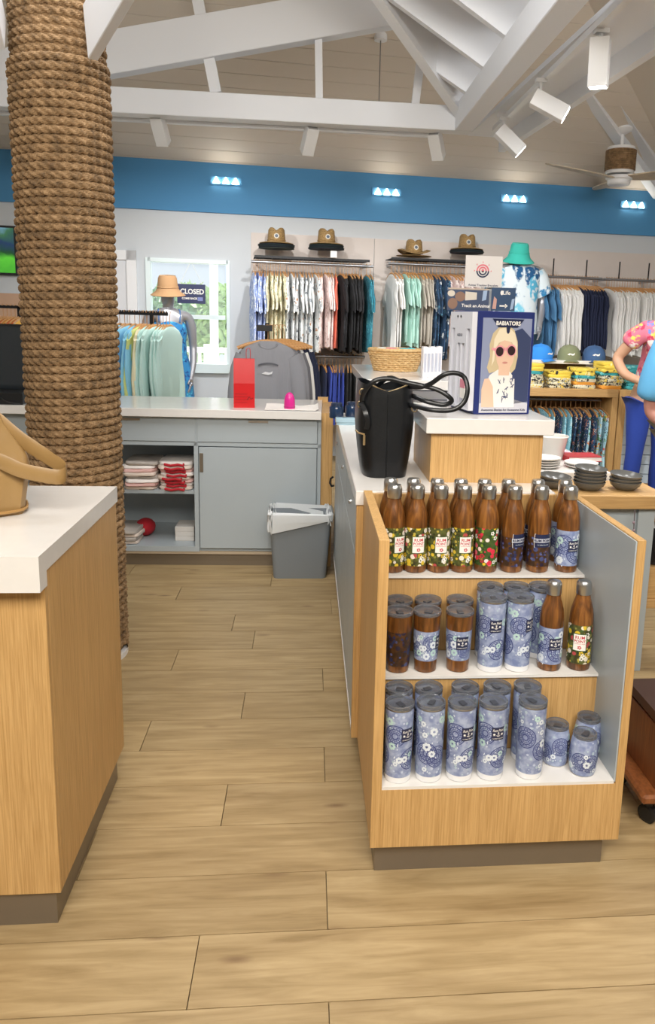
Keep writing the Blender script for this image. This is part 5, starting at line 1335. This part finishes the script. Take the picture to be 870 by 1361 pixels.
for px, n, sq_, lb in ((706,7,[m_fb,m_fb,m_fb,m_fb,m_ft,m_fy,m_fy],'in the stack beside the sunglasses display'),(743,5,[m_fb,m_fb,m_fb,m_fy,m_fy],'in the lowest stack on the cabinet'),(776,6,[m_fb,m_fo,m_fb,m_ft,m_fy,m_fy],'in the stack between the low and tall ones'),(812,8,[m_fo,m_fb,m_fb,m_fb,m_ft,m_fy,m_fy,m_fy],'in the tallest stack at the cabinet end'),(846,7,[m_ft],'stacked on the slat unit')):
    tstack(px, n, sq_, lb, 'tees '+lb, 1.0)
# caps on the upper shelf
def cap(px, mat, label, rz):
    x = xat(px, YC+.42, zsu+.06); t = thing('baseball_cap', label, 'cap', (x,YC+.42,zsu), rz)
    rings = [[(.10*s*math.cos(a), .115*s*math.sin(a), z) for a in [2*PI*k/24 for k in range(24)]] for s, z in ((1,0),(1.02,.03),(.97,.065),(.82,.098),(.55,.122),(.2,.132),(.02,.134))]
    MB().loft(rings).build('crown', mat, t, smooth=True)
    MB().grid(lambda u, v: ((u-.5)*.17*(1-.15*v), -.085-.085*v*math.cos((u-.5)*2.2), .014-.018*v-.06*(u-.5)**2), 10, 5).build('bill', mat, t, smooth=True, solid=.004)
    MB().ell((0,0,.135), .008,.008,.005, 8, 4).build('button', mat, t)
    A = Art().poly([(-.03,0),(-.01,.012),(.02,.006),(.035,.016),(.03,-.004),(0,-.008)]); A.build('emblem', m_whp, t, lambda x, y: (x,-.1135+.0*y,.05+y))
cap(718, fabric('bright_blue_cap','#2F86D8'), 'bright blue cap on the cabinet shelf', .5)
cap(756, fabric('olive_cap','#7E8464'), 'olive cap with white emblem between two blue caps', -.2)
cap(789, fabric('dark_blue_cap','#3A5A86'), 'dark blue cap beside the olive one', -.2)

# ================================================================== oak table with bowls
tY0, tz = 2.93, .77
tb2 = thing('serving_table', 'oak topped table with grey base carrying the bowl stacks', 'table', (.86,tY0,0))
part('top', m_oak_h, tb2, [(-.02,.60,0,.30,tz-.055,tz)], .002)
part('cabinet_body', m_blueg, tb2, [(.0,.52,.05,.28,.30,tz-.055)]); part('face_post', m_blueg, tb2, [(.49,.56,.03,.10,.0,tz-.055)]); part('rear_post', m_blueg, tb2, [(.49,.56,.22,.29,0,tz-.055)])
part('face_panel', m_blueg, tb2, [(.05,.46,.045,.05,.34,tz-.09)])
part('lower_shelf', m_oak_h, tb2, [(.02,.75,.08,.29,.26,.30)], .002)
m_bowl = plain('charcoal_stoneware', '#5E5E5C', .22)
bowl_me = MB().lathe([(.028,0),(.040,.004),(.060,.02),(.0665,.036),(.0645,.037),(.056,.021),(.036,.008),(.001,.007)], 32).mesh('bowl', m_bowl, smooth=True)
for cx_, n, yy, lb, gp in ((736,2,3.07,'charcoal bowl in the short stack behind the bottles','charcoal bowls behind the bottles'),(783,5,3.04,'charcoal bowl in the tall middle stack on the oak table','charcoal bowls in the tall stack'),(830,3,3.05,'charcoal bowl in the stack near the oak table end','charcoal bowls near the table end')):
    x = xat(cx_, yy, tz+.03)
    for k in range(n):
        o = place('bowl', bowl_me, None, (x+random.uniform(-.002,.002),yy,tz+k*.0135), k); tag(o, ('topmost ' if k == n-1 else 'lowest ' if k == 0 else '')+lb, 'bowl', gp)
        if k == n-1: o.rotation_euler = (.06,.05,0); o.location.z += .004
m_china = plain('white_china', '#E2DED8', .25)
wz = .80; wx1 = atZ(800,622,wz).x; wy0 = 3.25
t4 = thing('leaflet_table', 'white table behind the bowls with plates and leaflets', 'table', (.82,wy0,0))
part('top', m_white, t4, [(0,wx1-.82,0,1.3,wz-.04,wz)], .002)
for k, (x, y) in enumerate(((.04,.05),(wx1-.86,.05),(.04,1.24),(wx1-.86,1.24))): part('leg', m_blueg, t4, [(x-.025,x+.025,y-.025,y+.025,0,wz-.04)])
plate_me = MB().lathe([(.04,0),(.056,.003),(.076,.012),(.077,.014),(.056,.006),(.001,.005)], 32).mesh('plate', m_china, smooth=True)
for cx_, n, yy, lb, gp in ((722,4,3.37,'white plate in the stack beside the riser','white plates beside the riser'),(772,2,3.37,'white plate in the low stack behind the grey bowls','white plates behind the grey bowls')):
    x = xat(cx_, yy, wz+.02)
    for k in range(n): tag(place('plate', plate_me, None, (x,yy,wz+k*.011), k), ('topmost ' if k == n-1 else 'lowest ' if k == 0 else '')+lb, 'plate', gp)
x = xat(733, 3.58, wz+.08)
cu = thing('white_bucket', 'white tapered ceramic pot behind the plates', 'pot', (x,3.58,wz))
MB().lathe([(.05,0),(.055,.004),(.075,.11),(.077,.112),(.074,.112),(.052,.01),(.001,.009)], 32).build('body', m_china, cu, smooth=True); MB().tube([(.0765*math.cos(a),.0765*math.sin(a),.112) for a in [2*PI*k/32 for k in range(32)]], .003, 6, closed=True).build('rim', m_china, cu)
m_redl = plain('red_lacquer','#B02A34',.3)
p = atZ(770,611,wz); bo = thing('red_book', 'red covered book lying on the white table', 'book', (p.x,p.y,wz), .1)
part('cover', m_redl, bo, [(-.085,.085,-.06,.06,0,.003)]); part('pages', m_whp, bo, [(-.08,.085,-.056,.056,.003,.022)]); part('cover', m_redl, bo, [(-.085,.085,-.06,.06,.022,.025)]); part('spine', m_redl, bo, [(-.088,-.083,-.06,.06,0,.025)])
p = atZ(724,588,wz); tag(MB().lathe([(.03,0),(.045,.006),(.05,.014),(.045,.012),(.001,.008)], 24, sy=.7).build('soap_dish', plain('dish_violet','#8E8AB8',.3), loc=p, smooth=True), 'violet oval soap dish on the white table', 'dish')
for k, (px, py) in enumerate(((741,597),(752,600),(760,603),(787,617),(796,622))):
    p = atZ(px,py,wz); c = ('#C9BEDC','#E9E6EE','#D8A0B4','#C05A72','#8F88B4')[k]
    tag(MB().box(-.04,.04,-.028,.028,0,.0015+.001*k).build('leaflet', plain('leaflet_'+c[1:],c,.5), loc=(p.x-.03,p.y,wz), rz=.3*k), ('lilac','off white','pink','rose','violet')[k]+' leaflet lying on the white table', 'leaflet')
# items below and beyond the table
p = atZ(868,735,.30); pt = thing('flower_pot', 'black pot with pale flower pattern on the low shelf', 'pot', (1.50,3.12,.30+.0))
part('plinth', m_oak_h, pt, [(-.12,.14,-.1,.12,0,.14)], .002)
MB().lathe([(.07,.14),(.085,.145),(.11,.30),(.112,.31),(.10,.31),(.08,.16),(.001,.155)], 28, c=(.01,0,0)).build('body', plain('black_ceramic','#18181A',.25), pt, smooth=True)
A = Art()
for k in range(14): flower_art(A, (random.uniform(-.28,.28), random.uniform(.19,.28)), .014, 5); 
tag(A.build('flower_print', plain('pot_print','#9A8E88',.5), pt, lambda x, y: (.01+(.070+.25*(y-.14)+.002)*math.sin(x/.1), -(.070+.25*(y-.14)+.002)*math.cos(x/.1), y)), kind='stuff')
MB().lathe([(.112,.31),(.112,.322),(.10,.322)], 28, c=(.01,0,0)).build('rim', plain('grey_glaze','#B9BEC2',.3), pt, smooth=True)
ob = thing('wooden_bowl', 'orange wood bowl above the flowered pot', 'bowl', (1.51,3.12,.622))
MB().lathe([(.05,0),(.07,.004),(.10,.06),(.102,.065),(.09,.06),(.05,.012),(.001,.01)], 28).build('body', plain('orange_wood','#C88A3C',.4), ob, smooth=True)
for k, (px, py) in enumerate(((855,824),(854,835))):
    p = atX(px,py,1.12); o = tag(MB().ell((0,0,.017), .05,.024,.018, 14, 8).build('wood_pestle', plain('dark_turned_wood','#4A2E1C',.4), loc=(1.14,3.05,.30+.034*k), smooth=True), ('lower','upper')[k]+' dark turned wood piece on the table shelf', 'ornament')
# dangling beaded cord
p = atY(866,770,2.9); bd2 = thing('beaded_cord', 'thin beaded cord hanging beside the stand', 'cord', (1.31,2.91,.715))
MB().tube([(0,0,0),(.004,0,-.10),(-.004,0,-.20),(.006,0,-.26),(.016,0,-.28),(.02,0,-.2)], .0025, 5).build('cord', plain('cord_grey','#6A6266',.6), bd2)
for k in range(7): MB().ell((.003*math.sin(k*2),0,-.05-.033*k), .006,.006,.007, 8, 5).build('bead', plain('bead_mauve','#8E7A82',.4), bd2)
# dark wood trolley at the right edge
m_chy = wood('cherry_wood', '#6E3F22', '#8E5630', (40,40,3), .35)
ct = thing('wood_trolley', 'cherry wood trolley on black castors beside the display stand', 'trolley', (.972,1.93,0))
part('base', m_chy, ct, [(0,.5,0,.3,.085,.115)], .008)
part('upright', m_chy, ct, [(.05,.09,.03,.26,.115,.30)], .002); part('back', m_chy, ct, [(.06,.46,.22,.25,.115,.30)])
MB().prism([(.052,.305),(.04,.32),(.048,.34),(.5,.345),(.5,.30),(.06,.30)], .0, .28).build('top', plain('dark_trolley_top','#3F2516',.4), ct)
for x, y in ((.045,.05),(.45,.05),(.045,.25),(.45,.25)):
    c = MB().lathe([(.012,.055),(.012,.085)], 10, c=(x,y,0)).build('castor', m_black, ct)
    w_ = MB().lathe([(.02,-.012),(.0285,-.010),(.0285,.010),(.02,.012)], 18).build('wheel', m_black, c, loc=(x,y,.0285)); w_.rotation_euler = (0,PI/2,.6)

# ================================================================== people
m_skinA = plain('skin_rosy', '#C98E7E', .5, var=.08, vscale=20); m_skinB = plain('skin_tan', '#C69A7C', .5, var=.06, vscale=20)
def person(name, label, loc, rz, skinm, arms, lean=0., dp=0.):
    t = thing(name, label, 'person', loc, rz)
    s = Sk(); pel = s.add((0,0,.95), (.15,.11)); w_ = s.add((0,-lean*.1,1.10), (.135,.10), pel); ch = s.add((0,-lean*.3,1.28), (.15,.11), w_); up_ = s.add((0,-lean*.45,1.42), (.13,.08), ch); nk = s.add((0,-lean*.55,1.52-dp*.6), .052, up_)
    h1_ = s.add((0,-lean*.6-.02,1.60-dp), (.062,.075), nk); h2_ = s.add((0,-lean*.62-.02,1.69-dp), (.072,.09), h1_); s.add((0,-lean*.62,1.765-dp), (.05,.06), h2_)
    s.chain(h1_, [((0,-lean*.6-.095,1.61-dp), .014), ((0,-lean*.6-.112,1.605-dp), .010)])
    for q_ in (-1,1):
        s.chain(h2_, [((q_*.075,-lean*.62+.0,1.665-dp), .014), ((q_*.086,-lean*.62+.005,1.665-dp), .010)])
        sh_ = s.add((q_*.19,-lean*.45,1.40), .058, up_); pts, hd_, sd_ = arms[q_]
        wr_ = s.chain(sh_, pts); hand(s, wr_, hd_, sd_, 1.0, .8)
        hp_ = s.add((q_*.095,0,.88), .10, pel); s.chain(hp_, [((q_*.10,-.01,.68), .085), ((q_*.10,-.015,.49), .06), ((q_*.10,.01,.30), .055), ((q_*.10,.02,.09), .038), ((q_*.105,-.08,.04), (.04,.03)), ((q_*.11,-.15,.03), (.036,.022))])
    skin('body', s.v, s.e, s.r, skinm, t); return t, s
def face(t, lean, hairm, shape, dp=0.):
    for q_ in (-1,1): e = MB().ell((q_*.03,-lean*.62-.097,1.665-dp), .012,.006,.008, 10, 6).build('eye', plain('eye_dark','#2A2220',.2), t)
    MB().ell((0,-lean*.6-.088,1.565-dp), .022,.006,.006, 10, 6).build('mouth', plain('lips','#A8615A',.5), t)
    rings = []
    for k in range(9):
        th = PI*k/8*.62; r = math.sin(th)
        rings.append([(.088*max(r,.02)*math.cos(a), -lean*.62+.012+.10*max(r,.02)*math.sin(a)*(1 if math.sin(a) > 0 else .82), 1.69-dp+.105*math.cos(th)-(.07*shape*(math.sin(a) > .1)*r)) for a in [2*PI*i/24 for i in range(24)]])
    MB().loft(rings, cap1=False).build('hair', hairm, t, smooth=True, solid=.006)
def garment_sk(nm, mat, parent, chains, levels=2):
    s = Sk()
    for ci, ch_ in enumerate(chains):
        link = None
        for p, r in ch_: 
            if isinstance(p, int): link = p; continue
            link = s.add(p, r, link)
    return skin(nm, s.v, s.e, s.r, mat, parent, levels)
# man in the sky blue mesh shirt, seen at the right edge: his arm hangs at the table
m_mesh = fabric('sky_blue_mesh_shirt', '#5FA8D4'); nt = m_mesh.node_tree
pE = atY(868,560,4.0); 
armP = {-1: ([((-.235,0,1.24), .052), ((-.25,.02,1.06), .048), ((-.245,.035,.98), .045), ((-.16,-.10,.90), .036), ((-.06,-.21,.89), .028)], (.8,-.5,0), (0,-.3,1)), 1: ([((.235,0,1.24), .052), ((.25,.02,1.06), .045), ((.24,-.03,.9), .036), ((.23,-.08,.80), .027)], (0,-.2,-1), (-.3,-1,0))}
Xp = xat(856,4.0,.98)+.295
pm_, sk_ = person('person', 'person in sky blue mesh shirt with bare bent elbow by the table', (Xp,4.0,0), 0, m_skinA, armP)
face(pm_, 0, plain('hair_grey','#8A8078',.7), .6)
garment_sk('shirt', m_mesh, pm_, [[((0,0,.86),(.185,.15)),((0,0,1.02),(.18,.145)),((0,0,1.22),(.185,.145)),((0,0,1.38),(.165,.105)),((0,0,1.46),(.075,.07))],[(3,0),((-.19,0,1.385),.085),((-.235,0,1.26),.085),((-.252,.01,1.11),.092),((-.255,.018,1.04),.092)],[(3,0),((.19,0,1.385),.085),((.235,0,1.26),.085),((.255,.01,1.10),.09)]])
garment_sk('trousers', fabric('stone_trousers','#8E8878'), pm_, [[((0,0,.94),(.175,.135)),((.10,0,.84),.118),((.105,-.01,.62),.095),((.105,0,.4),.08),((.105,.015,.12),.07)],[(0,0),((-.10,0,.84),.118),((-.105,-.01,.62),.095),((-.105,0,.4),.08),((-.105,.015,.12),.07)]])
for q_ in (-1,1): MB().loft([[(q_*.108+hx_*math.cos(a), cy_+hy_*math.sin(a), z) for a in [2*PI*k/16 for k in range(16)]] for hx_, hy_, cy_, z in ((.048,.14,-.06,0),(.05,.142,-.06,.025),(.046,.12,-.045,.06),(.045,.06,.005,.10))]).build('shoe', plain('shoe_dark','#3A3836',.6), pm_, smooth=True)
# woman in the flowered top and blue jeans
m_flow = fabric('flowered_top', '#D8748A', ['#F0B0A0','#E8D060','#6A86C8','#C83A5A','#F2E4E0'], 16, .55)
YW = 5.75; lean = .25
Xw = xat(842,YW,.75)+.13
armW = {-1: ([((-.27,-.14,1.31), .048), ((-.345,-.08,1.19), .046), ((-.31,-.18,1.08), .038), ((-.20,-.30,1.03), .028)], (.6,-.7,-.1), (0,-.2,1)), 1: ([((.24,-.24,1.28), .048), ((.27,-.27,1.14), .042), ((.22,-.32,1.06), .034), ((.14,-.40,1.04), .027)], (-.5,-.7,0), (0,-.2,1))}
pw, sk_ = person('person', 'woman in flowered top and blue jeans with elbow out', (Xw,YW,0), .0, m_skinB, armW, .5, .15); pw['label'] = 'person in flowered top and blue jeans with one elbow out'
face(pw, .5, plain('hair_black','#1A1718',.5), 1.6, .15)
MB().ell((-.02,-.20,1.50), .05,.06,.07, 14, 10).build('hair_bun', plain('hair_black','#1A1718',.5), pw, smooth=True)
garment_sk('blouse', m_flow, pw, [[((0,0,.98),(.175,.135)),((0,-.05,1.10),(.16,.125)),((0,-.15,1.28),(.175,.135)),((0,-.225,1.41),(.15,.10)),((0,-.25,1.45),(.07,.065))],[(3,0),((-.19,-.22,1.405),.08),((-.255,-.16,1.35),.084),((-.285,-.13,1.29),.086)],[(3,0),((.19,-.22,1.40),.08),((.235,-.24,1.30),.082),((.25,-.26,1.24),.084)]])
garment_sk('jeans', fabric('royal_blue_jeans','#24409A'), pw, [[((0,0,.95),(.172,.13)),((.095,0,.85),.112),((.10,-.01,.66),.092),((.10,-.01,.48),.07),((.10,.01,.28),.066),((.10,.015,.12),.055)],[(0,0),((-.095,0,.85),.112),((-.10,-.01,.66),.092),((-.105,-.01,.48),.07),((-.11,.01,.28),.066),((-.11,.015,.12),.055)]])
for q_ in (-1,1): MB().loft([[(q_*.108+hx_*math.cos(a), cy_+hy_*math.sin(a), z) for a in [2*PI*k/16 for k in range(16)]] for hx_, hy_, cy_, z in ((.044,.13,-.06,0),(.046,.132,-.06,.02),(.042,.11,-.045,.055),(.04,.055,.005,.09))]).build('shoe', plain('shoe_dark','#3A3836',.6), pw, smooth=True)

# ================================================================== track lights, band lights, fan, ceiling bits
m_head = plain('track_head_white', '#E2E2E2', .4); m_lens = plain('lamp_lens', '#FFF6E8', .3, emit=25)
def track_head(loc, aim, label, group, lit, up_to, energy, angle):
    t = thing('track_light', label, 'track light', loc, group=group)
    d = Vector(aim).normalized(); qz = d.to_track_quat('Z','Y').to_matrix().to_4x4()
    MB().boxm(qz, .085,.085,.20).build('housing', m_head, t, bevel=.002)
    MB().boxm(qz @ Matrix.Translation((0,0,.1005)), .072,.072,.003).build('lens', m_lens if lit else plain('lens_off','#B9B4AC',.3), t)
    MB().boxm(qz @ Matrix.Translation((0,0,-.1005)), .07,.07,.002).build('vent', plain('vent_grey','#A8A8A8',.5), t)
    lp = Vector(loc) + d*.115; spot('track_lamp', lp, lp + d, energy, angle, r=.03, blend=.9)      # the head's own lamp, at its lens
    top = Vector((0,0,up_to-loc[2]))
    b_ = -d*.06
    MB().tube([b_, (b_.x,b_.y,top.z)], .010, 8).build('stem', m_head, t)
    MB().box(b_.x-.03,b_.x+.03,b_.y-.02,b_.y+.02,top.z-.02,top.z).build('adapter', m_head, t)
zu = 2.735
trA = thing('lighting_track', 'white lighting track under the cross beam', 'track', (-2.2,YA+.12,zu)); part('rail', m_head, trA, [(0,3.1,-.018,.018,0,.035)])
part('hanger', m_head, trA, [(.4,.43,-.1,.0,.02,.05)]); part('hanger', m_head, trA, [(2.4,2.43,-.1,.0,.02,.05)])
for px, py in ((213,173),(411,186),(580,193)):
    lbA = 'white track head under the cross beam, '+{213:'nearest the rope column',411:'above the printed shirts',580:'nearest the running track'}[px]
    p = atY(px,py,YA+.12); track_head((p.x,YA+.12,p.z), (.12 if px < 300 else -.2 if px < 500 else .3,.60,-.75), lbA, 'track heads under the cross beam', True, zu+.005, 74, 135)
xt = atZ(690,150,2.70).x
trB = thing('lighting_track', 'white lighting track under the beam that runs toward the back wall', 'track', (xt,3.0,zu)); part('rail', m_head, trB, [(-.018,.018,-1.2,2.6,0,.03)])
part('hanger', m_head, trB, [(-.05,.02,2.3,2.33,.02,.05)])
for px, py, aim, lit, lb in ((657,186,(.75,-.05,-.65),True,'track head nearest the cross beam on the running track'),(706,140,(.85,-.2,-.45),True,'tilted lit track head in the middle of the running track'),(766,82,(.05,.1,-1),True,'lit track head pointing straight down'),(822,-8,(.2,.3,-.9),True,'lit track head past the downward one')):
    p = atX(px,py,xt) if False else atZ(px,py,2.60)
    track_head((xt+.02,p.y,2.60), aim, lb, None, lit, zu+.005, 38, 100)
m_trip = plain('wall_light_glow', '#FFF4E0', .3, emit=38)
for px, py in ((300,240),(514,255),(684,264),(842,272)):
    u, z = atW(px,py,.05); o = thing('wall_light', 'small triple lamp on the blue band above the '+{300:'window',514:'gap between the hat shelves',684:'bucket hat mannequin',842:'white long sleeves by the fan'}[px], 'wall light', W(u,.03,z), WA, 'triple lamps on the blue band')
    part('plate', m_blue, o, [(-.15,.15,-.012,0,-.035,.035)])
    for k in (-1,0,1):
        MB().prism([(k*.09-.032,-.026),(k*.09+.032,-.026),(k*.09,.03)], -.022, -.012).build('lamp', m_trip, o)
# fan
FY = on_slope(822,176).y-.02; fx = atY(822,240,FY); fz = fx.z; FS = FY/6.0
fan = thing('ceiling_fan', 'white ceiling fan with rope wound motor and pale wood blades', 'ceiling fan', (fx.x,FY,fz)); fan.scale = (FS,FS,FS)
MB().lathe([(.075,-.035),(.085,-.025),(.085,.0),(.10,.01),(.10,.03)], 28).build('light_cap', m_trim, fan, smooth=True)
mo_ = MB().lathe([(.10,.045),(.105,.06),(.105,.225),(.10,.24),(.03,.245)], 28).build('motor', m_trim, fan, smooth=True)
for k in range(11): MB().tube([(.108*math.cos(a),.108*math.sin(a),.075+.0135*k) for a in [2*PI*i/28 for i in range(28)]], .0075, 6, closed=True).build('rope_turn', m_rope, mo_, smooth=True)
MB().tube([(0,0,.24),(0,0,.36)], .014, 10).build('down_rod', m_trim, fan); MB().lathe([(.02,.33),(.06,.35),(.08,.37),(.08,.42)], 24).build('canopy', m_trim, fan, smooth=True)
MB().tube([(0,0,.40),(0,0,.60)], .012, 8).build('mount', m_trim, fan)
m_bl = wood('pale_blade_wood', '#B9A890', '#D2C4AE', (6,40,40), .5)
for ang in (198,318,78):
    a = math.radians(ang); c, s_ = math.cos(a), math.sin(a)
    def bf(u, v):
        r = .08+.60*u; wv_ = .055+.055*math.sin(PI*min(1,u*1.05))*(1-.3*u); y = (v-.5)*2*wv_*(.9 if u < .97 else .6)+.05*math.sin(u*2.2); z = .02+.03*u*u-.14*(v-.5)*wv_*2
        return (r*c-y*s_, r*s_+y*c, z)
    MB().grid(bf, 16, 4).build('blade', m_bl, fan, smooth=True, solid=.008)
# cable pendant and smoke detector
p = atY(505,74,6.4)
cbp_ = thing('hanging_cable', 'thin cable hanging from a small ceiling plate', 'cable', p); zt2 = slope_z((Vector((p.x,6.4,0))-WO).dot(WN))-p.z
MB().tube([(0,0,zt2),(0,0,-.38)], .004, 6).build('cable', plain('cable_grey','#7A7670',.6), cbp_); MB().lathe([(.05,zt2-.03),(.05,zt2+.03)], 16).build('plate', m_trim, cbp_)
dp = atY(271,84,6.3); dzv = slope_z((Vector((dp.x,6.3,0))-WO).dot(WN))
tag(MB().lathe([(.02,-.04),(.055,-.03),(.06,0),(.06,.05)], 20).build('smoke_detector', m_trim, loc=(dp.x,6.3,dzv), smooth=True), 'round white smoke detector on the sloping ceiling', 'smoke detector')

# ================================================================== outside the window
gr = tag(MB().box(-8,5,8.6,20,-.3,-.05).build('ground', plain('paving_pale','#D6D2C8',.9)), kind='structure')
def tree(x, y, h, R_, seed, label, grp):
    rg = random.Random(seed); t = thing('tree', label, 'tree', (x,y,-.05), group=grp)
    MB().tube([(0,0,0),(.05,0,h*.4),(0,.05,h*.7)], [.10,.08,.05], 8).build('trunk', plain('bark','#6A5A48',.9), t)
    m = MB()
    for k in range(1100):
        a, b_, r = rg.uniform(0,2*PI), math.acos(rg.uniform(-1,1)), R_*rg.uniform(.35,1)**.5
        c = Vector((r*math.sin(b_)*math.cos(a), r*math.sin(b_)*math.sin(a), h*.72+r*.9*math.cos(b_)))
        d1_ = Vector((rg.uniform(-1,1),rg.uniform(-1,1),rg.uniform(-1,1))).normalized(); d2 = d1_.orthogonal().normalized(); l_ = rg.uniform(.10,.18)
        m.add([c-d1_*l_, c+d2*l_*.35, c+d1_*l_, c-d2*l_*.35], [(0,1,2,3)])
    tag(m.build('foliage', MATS['leaf%d' % (seed%3)], t, fix=False), kind='stuff')
for k, c in enumerate(('#A9C886','#8FB488','#C4D8A4')): plain('leaf%d'%k, c, .7)
for k, (px, yy, h, R_) in enumerate(((207,12.4,1.8,.6),(256,14.2,1.8,.75),(304,12.5,1.9,.6),(245,16.6,1.7,.9))):
    tree(xat(px,yy,1.5), yy, h, R_, k+1, ['light leafed tree outside the window behind the sun hat','bright leafed tree outside beyond the CLOSED sign','dense tree outside at the window edge','tall tree outside behind the others'][k], None)
x = xat(284,10.4,1.8); po_ = thing('porch_post', 'white porch post outside the window', 'post', (x,10.4,-.05)); part('post', m_trim, po_, [(-.05,.05,-.05,.05,0,2.6)]); part('brace', m_trim, po_, [(.05,.8,-.03,.03,2.28,2.34)])
fe = thing('porch_railing', 'white slatted railing outside below the trees', 'railing', (xat(190,10.8,.9),10.8,-.05))
part('top_rail', m_trim, fe, [(-.5,2.2,-.03,.03,.95,1.02)]); part('bottom_rail', m_trim, fe, [(-.5,2.2,-.03,.03,.1,.16)])
for x in (-.52,.85,2.2): part('post', m_trim, fe, [(x-.04,x+.04,-.04,.04,0,1.06)])
bal = MB().box(-.02,.02,-.02,.02,.16,.95).mesh('baluster', m_trim)
for k in range(22): place('baluster', bal, fe, (-.45+.12*k,0,0))
